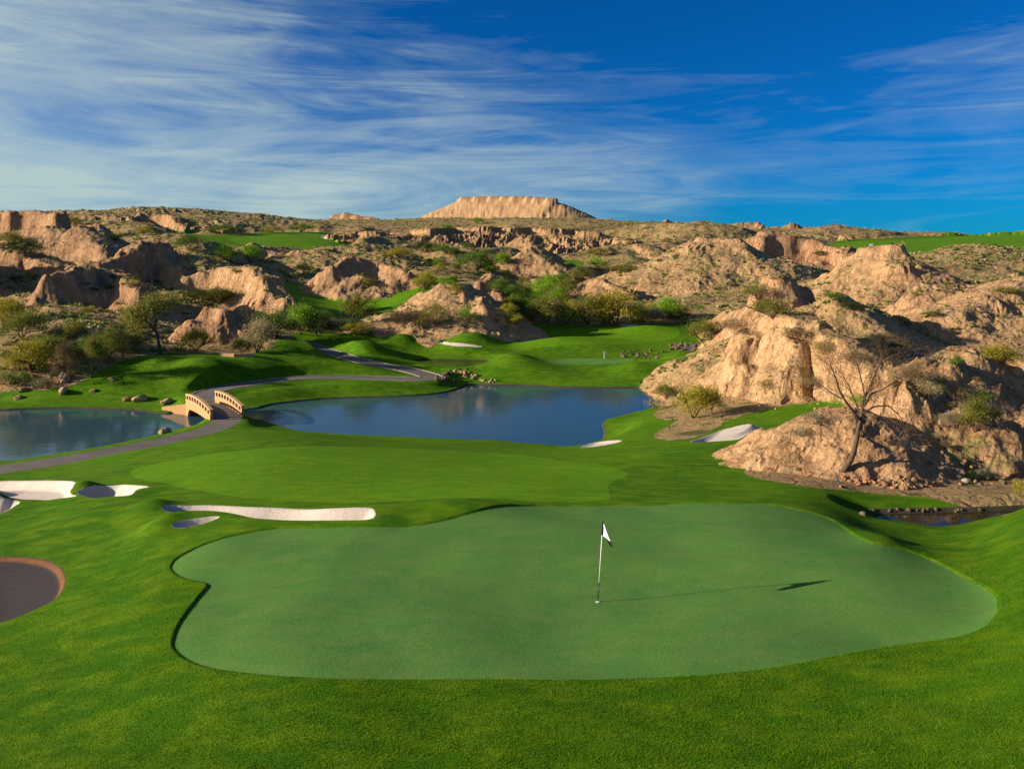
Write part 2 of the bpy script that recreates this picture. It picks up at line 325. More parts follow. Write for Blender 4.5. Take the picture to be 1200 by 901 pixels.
BUNKERS = [
    ('long white bunker behind the left of the green', [(186, 597), (200, 593.5), (240, 594), (290, 597), (340, 598), (390, 599), (430, 597.5), (438, 599), (441, 606), (437, 611), (420, 613), (360, 613), (300, 611), (270, 606), (235, 602), (196, 602)], .38, 'sand'),
    ('small shaded bunker in front of the long white bunker', [(198, 617), (222, 611.5), (252, 609.5), (260, 611), (242, 616.5), (218, 621.5), (204, 621.5)], .42, 'sand'),
    ('wide white bunker beyond the grass swell', [(-60, 570), (0, 565), (30, 565), (70, 564.5), (92, 566), (88, 573), (80, 580), (95, 586), (60, 588), (30, 588.5), (0, 584), (-60, 588)], .40, 'sand'),
    ('kidney bunker with a grass lip and shaded floor', [(86, 581), (100, 575), (120, 570.5), (145, 569.5), (155, 570.5), (180, 572.5), (160, 575), (155, 583), (135, 584), (105, 586.5)], .42, 'sand'),
    ('shaded bunker below the wide white bunker', [(-50, 590), (0, 588), (16, 589), (26, 592), (14, 597), (0, 606), (-50, 612)], .45, 'sand'),
    ('sliver of white sand at the pond edge', [(676, 525.5), (690, 520), (712, 516.5), (732, 516), (722, 519.5), (700, 523.5)], .1, 'sand'),
    ('white bunker under the bare hillside', [(806, 518.5), (826, 512), (845, 503.5), (862, 500.5), (894, 499.5), (890, 505), (874, 510), (868, 515.5), (840, 517.5), (815, 519)], .10, 'sand'),
    ('far white bunker below the long pale mound', [(504, 399), (511, 398.5), (524, 402), (536, 402.5), (550, 404), (565, 406), (564, 407.5), (545, 406.5), (530, 406.5), (512, 403)], .1, 'sand'),
    ('small white bunker beside the upper fairway', [(316, 324.5), (325, 323.5), (333, 326), (345, 326.5), (347, 328.5), (335, 329.5), (320, 328.5)], .1, 'sand'),
    ('white bunker beside the highest green', [(372, 277), (385, 275.5), (403, 279.5), (402, 282), (385, 281.5)], .1, 'sand'),
    ('thin white bunker at the foot of the olive trees', [(726, 381), (740, 380.2), (749, 381.2), (744, 382.6), (730, 382.8)], .05, 'sand'),
    ('dark floored bunker with a rounded brown rim', [(-120, 668), (-60, 659), (0, 652), (30, 652.5), (58, 657), (72, 665), (78, 677), (76, 690), (66, 703), (44, 714), (20, 724), (0, 731), (-60, 748), (-140, 750)], .11, 'dark'),
]
WATER_Z, POOL_Z, CREEK_Z = -8.0, -6.85, -1.45
POND = [gz(px, py, WATER_Z)[:2] for px, py in [(-330, 545), (0, 544), (62, 534), (125, 524), (185, 511)]] + [(-34.4, 80.1), (-32.1, 80.8), (-29.4, 83.6), (-28.3, 84.6)] + \
       [gz(px, py, WATER_Z)[:2] for px, py in [(325, 500), (350, 507), (387, 509.5), (445, 512.5), (487, 514), (525, 516), (560, 517), (587, 517.5), (600, 520), (637, 522), (655, 524.5), (676, 526.5), (690, 521.5), (705, 517), (709, 514), (710.5, 507), (707, 494), (725, 489),
                                               (760, 481), (775, 474), (790, 465), (800, 458), (790, 455.5), (750, 454), (725, 454.5), (662, 454), (630, 452.5), (600, 451.5), (575, 451.5), (552, 450), (543, 453), (530, 458), (512, 461.5), (475, 464.5), (430, 465.5), (387, 466.5), (340, 471),
                                               (312, 475), (299, 480)]] + [(-34.3, 89.4), (-36.9, 87.2), (-38.6, 88.2)] + \
       [gz(px, py, WATER_Z)[:2] for px, py in [(192, 485), (165, 481), (137, 480), (100, 478.5), (75, 478), (40, 479), (0, 481), (-100, 482), (-330, 482)]]
POOL = [gz(px, py, POOL_Z)[:2] for px, py in [(478, 422.5), (500, 421.5), (530, 421.8), (560, 422), (578, 423.5), (566, 427), (550, 430), (538, 432), (518, 431), (505, 427.5)]]
CREEK = [gz(px, py, CREEK_Z)[:2] for px, py in [(998, 604), (1020, 600.5), (1060, 599.5), (1100, 598.5), (1140, 598), (1190, 596), (1330, 592), (1330, 600), (1200, 602), (1150, 613), (1125, 619), (1100, 622), (1070, 617), (1030, 611)]]
POND, POOL, CREEK = map(np.array, (POND, POOL, CREEK))
PATH_A = [gz(px, py, z) for px, py, z in [(-350, 590, -6.3), (-60, 560, -6.1), (0, 550, -6.0), (62, 541, -6.0), (125, 530.5, -6.0), (200, 515, -6.25), (240, 505.5, -6.55), (260, 497.5, -6.85)]] + [(-29.4, 79.6, -6.95), (-30.2, 81.0, -6.95)]
PATH_B = [(-35.0, 87.3, -6.95), (-35.9, 88.6, -6.95), (-37.2, 92, -6.9), (-37.6, 94.5, -6.8)] + [gz(px, py, z) for px, py, z in [(266, 453.5, -6.6), (300, 449, -6.5), (340, 443, -6.5), (400, 441.8, -6.6), (450, 443.5, -6.8), (495, 444.8, -6.9), (508, 442.5, -6.9), (500, 439, -6.8), (475, 432.5, -6.6), (440, 427, -6.2), (415, 421, -5.8), (385, 412, -5.3), (350, 400, -4.4)]]
PATH_C = [gz(px, py, z) for px, py, z in [(850, 424, -5.6), (825, 418, -5.7), (806, 414, -5.7), (803, 409, -5.4), (815, 404, -5.0), (840, 398, -4.6)]]


def sdf(poly, X, Y, margin):
    """signed distance, negative inside; far points get +margin"""
    out = np.full(X.shape, margin, np.float32)
    m = (X > poly[:, 0].min() - margin) & (X < poly[:, 0].max() + margin) & (Y > poly[:, 1].min() - margin) & (Y < poly[:, 1].max() + margin)
    if not m.any():
        return out
    x = X[m]
    y = Y[m]
    d2 = np.full(x.shape, 1e12)
    ins = np.zeros(x.shape, bool)
    n = len(poly)
    for i in range(n):
        ax, ay = poly[i]
        bx, by = poly[(i + 1) % n]
        ex, ey = bx - ax, by - ay
        t = np.clip(((x - ax) * ex + (y - ay) * ey) / (ex * ex + ey * ey + 1e-12), 0, 1)
        d2 = np.minimum(d2, (x - ax - t * ex) ** 2 + (y - ay - t * ey) ** 2)
        c = (ay > y) != (by > y)
        if c.any():
            ins ^= c & (x < (bx - ax) * (y - ay) / ((by - ay) if by != ay else 1e-9) + ax)
    d = np.sqrt(d2)
    out[m] = np.where(ins, -d, np.minimum(d, margin))
    return out


def line_dist(pts, X, Y, margin):
    out = np.full(X.shape, margin, np.float32)
    zz = np.zeros(X.shape, np.float32)
    pts = np.array(pts)
    m = (X > pts[:, 0].min() - margin) & (X < pts[:, 0].max() + margin) & (Y > pts[:, 1].min() - margin) & (Y < pts[:, 1].max() + margin)
    if not m.any():
        return out, zz
    x = X[m]
    y = Y[m]
    best = np.full(x.shape, margin * margin)
    bz = np.zeros(x.shape)
    for a, b in zip(pts[:-1], pts[1:]):
        ex, ey = b[0] - a[0], b[1] - a[1]
        t = np.clip(((x - a[0]) * ex + (y - a[1]) * ey) / (ex * ex + ey * ey + 1e-12), 0, 1)
        d2 = (x - a[0] - t * ex) ** 2 + (y - a[1] - t * ey) ** 2
        k = d2 < best
        best[k] = d2[k]
        bz[k] = (a[2] + (b[2] - a[2]) * t)[k]
    out[m] = np.sqrt(best)
    zz[m] = bz
    return out, zz


def smooth_poly(pts, it=2):
    p = np.array(pts, float)
    for _ in range(it):
        q = np.roll(p, -1, 0)
        p = np.stack([.75 * p + .25 * q, .25 * p + .75 * q], 1).reshape(-1, 2)
    return p


def smooth_line(pts, it=2):
    p = np.array(pts, float)
    for _ in range(it):
        a, b = p[:-1], p[1:]
        q = np.stack([.75 * a + .25 * b, .25 * a + .75 * b], 1).reshape(-1, p.shape[1])
        p = np.concatenate([p[:1], q, p[-1:]])
    return p


POND = smooth_poly(POND, 1)
POOL = smooth_poly(POOL, 1)
CREEK = smooth_poly(CREEK, 1)
PATHS = [smooth_line(p, 2) for p in (PATH_A, PATH_B, PATH_C)]
PATH_W = [1.45, 1.45, 1.2]


def shores(z, X, Y):
    for poly, wz, dep, bank in ((POND, WATER_Z, 1.2, 4.0), (POOL, POOL_Z, .5, 2.5), (CREEK, CREEK_Z, .4, 1.3)):
        d = sdf(poly, X, Y, bank)
        o = d >= 0
        k = o & (d < bank)
        w = sstep(0, bank, d[k])
        z[k] = (wz + .16 + .12 * d[k]) * (1 - w) + np.maximum(z[k], wz + .3) * w
        k = ~o
        z[k] = wz + .16 - .30 * sstep(0, .45, -d[k]) - dep * sstep(.2, 2.5, -d[k])
    return z


def low_ground(X, Y):
    z = h_grass(X, Y)
    z = shores(z, X, Y)
    for p, w in zip(PATHS, PATH_W):
        d, pz = line_dist(p, X, Y, w + 2.2)
        k = d < w + 2.2
        s = 1 - sstep(w, w + 2.1, d[k])
        z[k] = z[k] * (1 - s) + pz[k] * s
    d = sdf(POND, X, Y, 2.0)
    k = d < 0
    z[k] = np.minimum(z[k], WATER_Z + .16 - .30 * sstep(0, .45, -d[k]) - 1.2 * sstep(.2, 2.5, -d[k]))
    return z


def wild(z, X, Y):
    """uneven badland ground outside the grass: swells, washes and gullies"""
    m = sdf(ROUGH_NEAR, X, Y, 14.0)
    for p in ROUGH_UP:
        m = np.minimum(m, sdf(p, X, Y, 14.0))
    k = np.nonzero((m > .2) & (Y > 30))
    x, y = X[k], Y[k]
    s = np.clip(y / 130, .35, 7)
    amp = sstep(.2, 12, m[k]) * sstep(30, 100, y) * np.minimum(s, 4.5)
    qx, qy = 130 * x / y, 130 * np.log(y)
    a = 1.15 * perlin(qx / 22 + 5, qy / 20, 81) + .8 * (ridged(qx / 13, qy / 13, 4, 85) - .72)
    z[k] += amp * a * (2.0 + .8 * sstep(200, 300, y)) * (1 - .72 * sstep(400, 600, y))
    return z


def full0(X, Y):
    z = low_ground(X, Y)
    z, win = hills(X, Y, z)
    return z, win


def cast(pix, fn, y0=9.0, y1=2500.0, n=1500):
    """first hit of the sight line through each photo pixel with the ground"""
    pix = np.array(pix, float)
    Ys = np.exp(np.linspace(math.log(y0), math.log(y1), n))
    PX, YY = np.meshgrid(pix[:, 0], Ys, indexing='ij')
    PY = np.repeat(pix[:, 1][:, None], n, 1)
    X = (PX - 600) * YY / F
    z = fn(X.ravel(), YY.ravel())
    z = (z[0] if isinstance(z, tuple) else z).reshape(X.shape)
    ray = CZ - (PY - YH) * YY / F
    below = ray < z
    hit = below.argmax(1)
    hit[~below.any(1)] = n - 1
    hit = np.maximum(hit, 1)
    r = np.arange(len(pix))
    g1 = (ray - z)[r, hit]
    g0 = (ray - z)[r, hit - 1]
    t = np.clip(g0 / (g0 - g1 + 1e-9), 0, 1)
    Yh = Ys[hit - 1] + t * (Ys[hit] - Ys[hit - 1])
    return np.stack([(pix[:, 0] - 600) * Yh / F, Yh, CZ - (pix[:, 1] - YH) * Yh / F], 1)


def lay(pix, it=2):
    return smooth_poly(cast(pix, h_grass, n=900)[:, :2], it)


GREEN = lay(GREEN_PX, 1)
FAIRS = [('fairway', 'broad mown fairway between the green and the pond', lay(FAIRWAY_PX)),
         ('fairway', 'far fairway lying in long shadow bands below the olive trees', lay(FARFAIR_PX)),
         ('putting_green', 'small far putting green with a thin flagstick across the pond', lay(FARGREEN_PX)),
         ('fairway', 'bright upper fairway in front of the rocky ridge', lay(UPFAIR1_PX)),
         ('fairway', 'small bright fairway patch behind the upper bunker', lay(UPFAIR2_PX)),
         ('fairway', 'highest fairway below the skyline hill', lay(UPFAIR3_PX)),
         ('fairway', 'wide far fairway under the pale bluff line', lay(RIGHTFAIR_PX))]
BUNK = [(lab, lay(p), dep, kind) for lab, p, dep, kind in BUNKERS]
# where rough grass grows (one outline around the near and middle ground); everything else is bare desert
ROUGH_NEAR = lay([(-900, 1100), (-500, 480), (-200, 462), (0, 458), (60, 456), (85, 452), (118, 436), (150, 420), (185, 413), (235, 415), (262, 414), (300, 412), (325, 405), (340, 396), (345, 388), (400, 390), (440, 391),
                  (480, 391), (520, 388), (560, 388), (612, 386), (612, 380), (650, 379), (700, 381), (760, 380), (800, 377), (830, 371), (858, 371), (850, 385), (845, 400), (850, 410), (866, 422), (870, 432), (850, 440), (815, 455), (800, 462), (775, 474), (765, 484),
                  (770, 490), (783, 493), (795, 492), (765, 508), (770, 515), (800, 517), (830, 508), (845, 496), (880, 483), (930, 474), (985, 466), (990, 480), (970, 490), (940, 500), (905, 515), (868, 550), (880, 560), (950, 572), (1000, 575),
                  (1060, 581), (1100, 587), (1140, 591), (1190, 594), (1350, 592), (1900, 600), (2400, 1100)], 1)
ROUGH_UP = [lay(p) for p in ([(300, 322), (312, 304), (345, 303), (382, 311), (390, 320), (420, 333), (480, 336), (505, 334), (520, 345), (500, 352), (470, 362), (440, 370), (400, 372), (350, 374), (325, 352), (315, 335)],
                             [(165, 273), (200, 271), (240, 276), (300, 273), (345, 271.5), (405, 274), (418, 287), (380, 293), (340, 294), (300, 293), (270, 287), (200, 278)],
                             [(955, 294), (985, 281), (1060, 279.5), (1130, 276), (1170, 273.5), (1215, 274), (1350, 275), (1350, 299), (1200, 297), (1110, 297), (1070, 301), (1000, 299)],
                             [(615, 380), (600, 352), (612, 340), (640, 338), (655, 346), (640, 362), (650, 380)],
                             [(640, 309), (665, 304), (688, 308), (680, 313), (650, 314)])]

# ------------------------------------------------------------------ final ground height
GREEN_SD_MARGIN = 1.5


def final_z(X, Y):
    z = low_ground(X, Y)
    for lab, p, dep, kind in BUNK:
        d = sdf(p, X, Y, 2.0)
        i = d < 0
        if kind == 'dark':
            z[i] -= dep * sstep(0, .22, -d[i])
        else:
            z[i] -= dep * sstep(0, .7, -d[i])
        if 'bare hillside' in lab:
            z[i] += .13 * (X[i] - p[:, 0].mean() + .8) * sstep(0, .9, -d[i])
        k = (d > -.3) & (d < 1.6)
        z[k] += .10 * (1 - sstep(0, 1.6, np.abs(d[k])) if kind == 'x' else np.where(d[k] > 0, 1 - sstep(0, 1.6, d[k]), 1 - sstep(0, .3, -d[k]))) * (1.0 if dep > .15 else .3)
    d = sdf(GREEN, X, Y, 2.0)
    k = d < .12
    z[k] -= .055 * (1 - sstep(-.02, .12, d[k]))
    z = wild(z, X, Y)
    z0 = z.copy()
    z, win = hills(X, Y, z)
    # bare ground and hill roughness
    rel = np.clip(z - z0, 0, 40)
    s = np.clip(Y / 90, .5, 8)
    qx, qy = 90 * X / Y, 90 * np.log(Y)
    nz = (ridged(qx / 1.9, qy / 1.9, 3, 71) - .75) * .27 * s + .11 * s * perlin(qx / .6, qy / .6, 77) + .09 * s * (ridged(qx / .42, qy / .42, 2, 79) - .6)
    z += nz * sstep(.05, 1.2, rel) * .8
    des = (win < 0) & (Y > 130)
    return z, win, z0, des


# ------------------------------------------------------------------ adaptive grid fanning out from the viewpoint
def cols(n_in, n_out):
    return np.concatenate([np.linspace(-420, -14, n_out, endpoint=False), np.linspace(-14, 1214, n_in), np.linspace(1214, 1620, n_out + 1)[1:]])


V0, V1 = math.log(7.5), math.log(7000.0)
cpx = cols(160, 30)
cv = np.linspace(V0, V1, 1100)
_PX, _V = np.meshgrid(cpx, cv, indexing='ij')
_Y = np.exp(_V)
_X = (_PX - 600) * _Y / F
zc, wc, z0c, _ = final_z(_X.ravel(), _Y.ravel())
zc = zc.reshape(_X.shape)
py = YH + F * (CZ - zc) / _Y
dpy = np.abs(np.diff(py, axis=1))
wgt = np.minimum(dpy, 6) + .15 + 0.9 * ((_V[:, 1:] < math.log(190)) & (_V[:, 1:] > math.log(14)))
wgt = np.repeat(wgt.mean(0)[None, :], len(cpx), 0)        # one row spacing for every column keeps the cells unsheared
cum = np.concatenate([np.zeros((len(cpx), 1)), np.cumsum(wgt, 1)], 1)
NR = 1650
rows = np.stack([np.interp(np.linspace(0, c[-1], NR), c, cv) for c in cum])
fpx = cols(1120, 90)
fi = np.interp(fpx, cpx, np.arange(len(cpx)))
i0 = np.minimum(fi.astype(int), len(cpx) - 2)
ft = (fi - i0)[:, None]
VV = rows[i0] * (1 - ft) + rows[i0 + 1] * ft
GY = np.exp(VV)
GX = (fpx[:, None] - 600) * GY / F
NC = len(fpx)
for poly in [GREEN, POND, CREEK, POOL] + [b[1] for b in BUNK]:       # put a grid line exactly on each outline
    s_ = sdf(poly, GX, GY, 3.0)
    c_ = np.nonzero((s_[:, :-1] * s_[:, 1:] < 0) & (np.abs(s_[:, :-1]) < 2.9))
    t_ = s_[c_] / (s_[c_] - s_[c_[0], c_[1] + 1])
    tgt = GY[c_] + t_ * (GY[c_[0], c_[1] + 1] - GY[c_])
    near0 = t_ < .5
    GY[c_[0][near0], c_[1][near0]] = tgt[near0]
    GY[c_[0][~near0], c_[1][~near0] + 1] = tgt[~near0]
GX = (fpx[:, None] - 600) * GY / F
X = GX.ravel()
Y = GY.ravel()
Z, WIN, Z0, DES = final_z(X, Y)

# ---- region of every cell, read at its centre
ii, jj = np.meshgrid(np.arange(NC - 1), np.arange(NR - 1), indexing='ij')
a = (ii * NR + jj).ravel()
quads = np.stack([a, a + NR, a + NR + 1, a + 1], 1)
QX, QY = X[quads].mean(1), Y[quads].mean(1)
REG = np.zeros(len(quads), np.int16)          # 0 desert
names = [('desert_ground', 'dry sandy desert floor dotted with low scrub', 'desert ground', 'desert')]
hill_regions = {}
vh = (WIN >= 0) & (Z - Z0 > .02)
onhill = vh[quads].sum(1) >= 3
QW = WIN[quads].max(1)
for hi, h in enumerate(HILLS):
    if h[0] not in hill_regions:
        hill_regions[h[0]] = len(names)
        names.append(('hill', h[0], 'hill', 'desert'))
    REG[onhill & (QW == hi)] = hill_regions[h[0]]
flat = ~onhill
rn = sdf(ROUGH_NEAR, QX, QY, 6.0) + .35 * perlin(QX / 1.5, QY / 1.5, 9) * sstep(30, 60, QY)
gr = flat & (rn < 0)
names.append(('rough_grass', 'green rough grass rolling round the green and the ponds', 'grass', 'rough'))
REG[gr] = len(names) - 1
for p, lab in zip(ROUGH_UP, ('rough grass round the upper fairways', 'rough grass round the highest fairway', 'rough grass round the wide far fairway', 'grass hollow among the bright green shrubs', 'thin grass strip beside the round mound')):
    names.append(('rough_grass', lab, 'grass', 'rough'))
    REG[flat & (sdf(p, QX, QY, 8.0) < 0)] = len(names) - 1
for nm, lab, p in FAIRS:
    names.append((nm, lab, 'fairway' if nm == 'fairway' else 'putting green', 'fairway' if nm == 'fairway' else 'green'))
    REG[flat & (sdf(p, QX, QY, 2.0) < 0)] = len(names) - 1
names.append(('putting_green', 'large smooth putting green with the black and white flagstick', 'putting green', 'green'))
REG[sdf(GREEN, QX, QY, 2.0) < 0] = len(names) - 1
for lab, p, dep, kind in BUNK:
    names.append(('sand_bunker', lab, 'sand bunker', kind))
    REG[flat & (sdf(p, QX, QY, 2.0) < 0)] = len(names) - 1
for k, (p, w, lab) in enumerate(zip(PATHS, PATH_W, ('grey cart path along the near pond bank', 'grey cart path doubling back beyond the bridge', 'short bend of cart path below the pale ridge'))):
    d, _ = line_dist(p, QX, QY, w + 1)
    names.append(('cart_path', lab, 'path', 'path'))
    REG[flat & (d < w)] = len(names) - 1
for p, nm, lab in ((POND, 'pond_bed', 'muddy bed under the two linked ponds'), (POOL, 'pool_bed', 'muddy bed of the small upper pool'), (CREEK, 'creek_bed', 'muddy bed of the creek behind the green')):
    names.append((nm, lab, 'pond bed', 'mud'))
    REG[flat & (sdf(p, QX, QY, 2.0) < 0)] = len(names) - 1

RED = np.array([h[7] for h in HILLS] + [.3], np.float32)[WIN]
SCR = np.array([h[8] for h in HILLS] + [.85], np.float32)[WIN]
Gz = Z.reshape(NC, NR)
Pp = np.stack([GX, GY, Gz], -1)
e1 = np.gradient(Pp, axis=0)
e2 = np.gradient(Pp, axis=1)
NRM = np.cross(e1, e2)
NRM /= np.linalg.norm(NRM, axis=-1, keepdims=True) + 1e-12
NRM[NRM[..., 2] < 0] *= -1
NRM = NRM.reshape(-1, 3)

# ------------------------------------------------------------------ materials
MATS = {}


def new_mat(name):
    m = bpy.data.materials.new(name)
    m.use_nodes = True
    nt = m.node_tree
    b = nt.nodes['Principled BSDF']
    MATS[name] = m
    return m, nt, b


def N(nt, t, **kw):
    n = nt.nodes.new(t)
    for k, v in kw.items():
        if k == 'inp':
            for a, c in v.items():
                n.inputs[a].default_value = c
        else:
            setattr(n, k, v)
    return n


def geo_pos(nt):
    return N(nt, 'ShaderNodeNewGeometry').outputs['Position']


def noise(nt, vec, scale, detail=4, rough=.55, mapscale=None, dist=0, rot=None):
    if mapscale or rot:
        mp = N(nt, 'ShaderNodeMapping')
        mp.inputs['Scale'].default_value = mapscale or (1, 1, 1)
        if rot:
            mp.inputs['Rotation'].default_value = rot
        nt.links.new(vec, mp.inputs['Vector'])
        vec = mp.outputs[0]
    n = N(nt, 'ShaderNodeTexNoise', inp={'Scale': scale, 'Detail': detail, 'Roughness': rough, 'Distortion': dist})
    nt.links.new(vec, n.inputs['Vector'])
    return n.outputs['Fac']


def ramp(nt, fac, stops):
    r = N(nt, 'ShaderNodeValToRGB')
    el = r.color_ramp.elements
    while len(el) < len(stops):
        el.new(.5)
    for e, (p, c) in zip(el, stops):
        e.position = p
        e.color = (c[0], c[1], c[2], 1) if isinstance(c, (tuple, list)) else (c, c, c, 1)
    nt.links.new(fac, r.inputs[0])
    return r.outputs[0]


def mix(nt, fac, a, b, mode='MIX'):
    m = N(nt, 'ShaderNodeMix', data_type='RGBA', blend_type=mode)
    for s, v in ((0, fac), (6, a), (7, b)):
        if hasattr(v, 'is_linked') or hasattr(v, 'links'):
            nt.links.new(v, m.inputs[s])
        else:
            m.inputs[s].default_value = v if s == 0 else (v[0], v[1], v[2], 1)
    return m.outputs[2]


def math_(nt, op, a, b=None, clamp=False):
    m = N(nt, 'ShaderNodeMath', operation=op, use_clamp=clamp)
    for i, v in enumerate((a, b)):
        if v is None:
            continue
        if hasattr(v, 'links'):
            nt.links.new(v, m.inputs[i])
        else:
            m.inputs[i].default_value = v
    return m.outputs[0]


def bump(nt, h, strength, dist, normal=None):
    b = N(nt, 'ShaderNodeBump', inp={'Strength': strength, 'Distance': dist})
    nt.links.new(h, b.inputs['Height'])
    if normal is not None:
        nt.links.new(normal, b.inputs['Normal'])
    return b.outputs[0]


def grass_mat(name, c0, c1, c2, fine, bstr, stripe=0):
    m, nt, b = new_mat(name)
    p = geo_pos(nt)
    big = noise(nt, p, .30 if name == 'green' else .16, 5, .62, (1, .7, 1))
    mid = noise(nt, p, 1.3, 5, .65, (.6, 1.3, 1), rot=(0, 0, .25))
    fin = noise(nt, p, fine, 3, .7)
    col = ramp(nt, big, [(.3, c0), (.7, c1)])
    col = mix(nt, ramp(nt, mid, [(.42, 0), (.68, .62)]), col, c2)  # random paler grass tone, its contrast also standing in for light bands
    v = ramp(nt, fin, [(.25, .62), (.75, 1.38)])
    col = mix(nt, 1.0, col, v, 'MULTIPLY')
    nt.links.new(col, b.inputs['Base Color'])
    b.inputs['Roughness'].default_value = .85
    b.inputs['Specular IOR Level'].default_value = .03
    n1 = bump(nt, fin, bstr, .06)
    n2 = bump(nt, mid, bstr * .5, .12, n1)
    nt.links.new(n2, b.inputs['Normal'])
    return m


grass_mat('rough', (.032, .110, .005), (.070, .178, .005), (.165, .250, .008), 24, 1.0)
grass_mat('fairway', (.068, .186, .006), (.098, .228, .007), (.170, .272, .010), 16, .9)
grass_mat('green', (.064, .172, .036), (.110, .232, .046), (.138, .222, .052), 34, .35)


def desert_mat():
    m, nt, b = new_mat('desert')
    p = geo_pos(nt)
    g = N(nt, 'ShaderNodeNewGeometry')
    red = N(nt, 'ShaderNodeAttribute', attribute_name='red').outputs['Fac']
    scr = N(nt, 'ShaderNodeAttribute', attribute_name='scrub').outputs['Fac']
    sx = N(nt, 'ShaderNodeSeparateXYZ')
    nt.links.new(g.outputs['True Normal'], sx.inputs[0])
    nzv = sx.outputs['Z']
    big = noise(nt, p, .06, 5, .6)
    med = noise(nt, p, .55, 6, .65, dist=.3)
    fine = noise(nt, p, 3.2, 5, .7)
    strata = noise(nt, p, .5, 3, .6, (.06, .06, 2.2), dist=.4)
    flute = noise(nt, p, 1.1, 4, .65, (1, 1, .16), dist=.5)
    tan = ramp(nt, med, [(.3, (.36, .200, .090)), (.55, (.50, .305, .155)), (.75, (.575, .39, .225))])
    redc = ramp(nt, med, [(.3, (.23, .105, .052)), (.55, (.35, .180, .095)), (.75, (.43, .255, .150))])
    rf = math_(nt, 'ADD', red, math_(nt, 'MULTIPLY', math_(nt, 'SUBTRACT', big, .5), 1.1), True)
    col = mix(nt, rf, tan, redc)
    col = mix(nt, ramp(nt, strata, [(.50, 0), (.66, .35)]), col, (.30, .19, .11))
    # pebbles and crumbled dirt
    vp = N(nt, 'ShaderNodeTexVoronoi', inp={'Scale': 1.9, 'Randomness': 1.0})
    nt.links.new(p, vp.inputs['Vector'])
    col = mix(nt, ramp(nt, vp.outputs['Distance'], [(.0, .45), (.22, 0)]), col, (.20, .125, .075))
    col = mix(nt, 1.0, col, ramp(nt, fine, [(.25, .66), (.75, 1.3)]), 'MULTIPLY')
    # dry grass and low scrub where the ground is flat enough to hold soil
    hold = ramp(nt, nzv, [(.62, 0), (.84, 1)])
    cov = math_(nt, 'MULTIPLY', hold, scr)
    dry = math_(nt, 'MULTIPLY', cov, ramp(nt, med, [(.38, .15), (.62, .85)]))
    col = mix(nt, dry, col, ramp(nt, fine, [(.3, (.165, .140, .045)), (.7, (.31, .26, .095))]))
    v1 = N(nt, 'ShaderNodeTexVoronoi', inp={'Scale': .55, 'Randomness': 1.0})
    nt.links.new(p, v1.inputs['Vector'])
    v2 = N(nt, 'ShaderNodeTexVoronoi', inp={'Scale': .19, 'Randomness': 1.0})
    nt.links.new(p, v2.inputs['Vector'])
    for v, lo, hi in ((v1, .30, .42), (v2, .30, .40)):
        dot = ramp(nt, v.outputs['Distance'], [(lo, 1), (hi, 0)])
        sep = N(nt, 'ShaderNodeSeparateColor')
        nt.links.new(v.outputs['Color'], sep.inputs[0])
        on = ramp(nt, sep.outputs[0], [(.40, 0), (.46, 1)])
        f = math_(nt, 'MULTIPLY', math_(nt, 'MULTIPLY', dot, on), cov)
        col = mix(nt, f, col, ramp(nt, sep.outputs[1], [(.2, (.075, .090, .026)), (.8, (.17, .17, .05))]))
    nt.links.new(col, b.inputs['Base Color'])
    b.inputs['Roughness'].default_value = .92
    b.inputs['Specular IOR Level'].default_value = .1
    wv = noise(nt, p, 1.6, 4, .6)
    addv = N(nt, 'ShaderNodeVectorMath', operation='MULTIPLY_ADD')
    cmb = N(nt, 'ShaderNodeCombineXYZ')
    for k_ in range(3):
        nt.links.new(wv, cmb.inputs[k_])
    nt.links.new(cmb.outputs[0], addv.inputs[0])
    addv.inputs[1].default_value = (1.2, 1.2, 1.2)
    mp_ = N(nt, 'ShaderNodeMapping')
    mp_.inputs['Scale'].default_value = (1, 1, .45)
    nt.links.new(p, mp_.inputs['Vector'])
    nt.links.new(mp_.outputs[0], addv.inputs[2])
    vc = N(nt, 'ShaderNodeTexVoronoi', feature='DISTANCE_TO_EDGE', inp={'Scale': .8})
    nt.links.new(addv.outputs[0], vc.inputs['Vector'])
    crack = ramp(nt, vc.outputs['Distance'], [(0, 0), (.10, 1)])
    nc = bump(nt, crack, .55, .35)
    n1 = bump(nt, fine, .9, .22, nc)
    n2 = bump(nt, med, .55, .6, n1)
    nb = N(nt, 'ShaderNodeBump', inp={'Distance': .5})
    nt.links.new(flute, nb.inputs['Height'])
    nt.links.new(n2, nb.inputs['Normal'])
    nt.links.new(ramp(nt, nzv, [(.45, .7), (.85, .15)]), nb.inputs['Strength'])
    nt.links.new(nb.outputs[0], b.inputs['Normal'])


desert_mat()


def sand_mat(name, a, c):
    m, nt, b = new_mat(name)
    p = geo_pos(nt)
    f = noise(nt, p, 7, 4, .65, (1, 2.5, 1))
    l = noise(nt, p, .8, 3)
    nt.links.new(mix(nt, 1.0, ramp(nt, l, [(.3, a), (.7, c)]), ramp(nt, f, [(.3, .85), (.7, 1.1)]), 'MULTIPLY'), b.inputs['Base Color'])
    b.inputs['Roughness'].default_value = .95
    b.inputs['Specular IOR Level'].default_value = .05
    nt.links.new(bump(nt, f, .5, .06), b.inputs['Normal'])


sand_mat('sand', (.47, .40, .345), (.56, .485, .42))
sand_mat('mud', (.05, .045, .03), (.08, .07, .045))


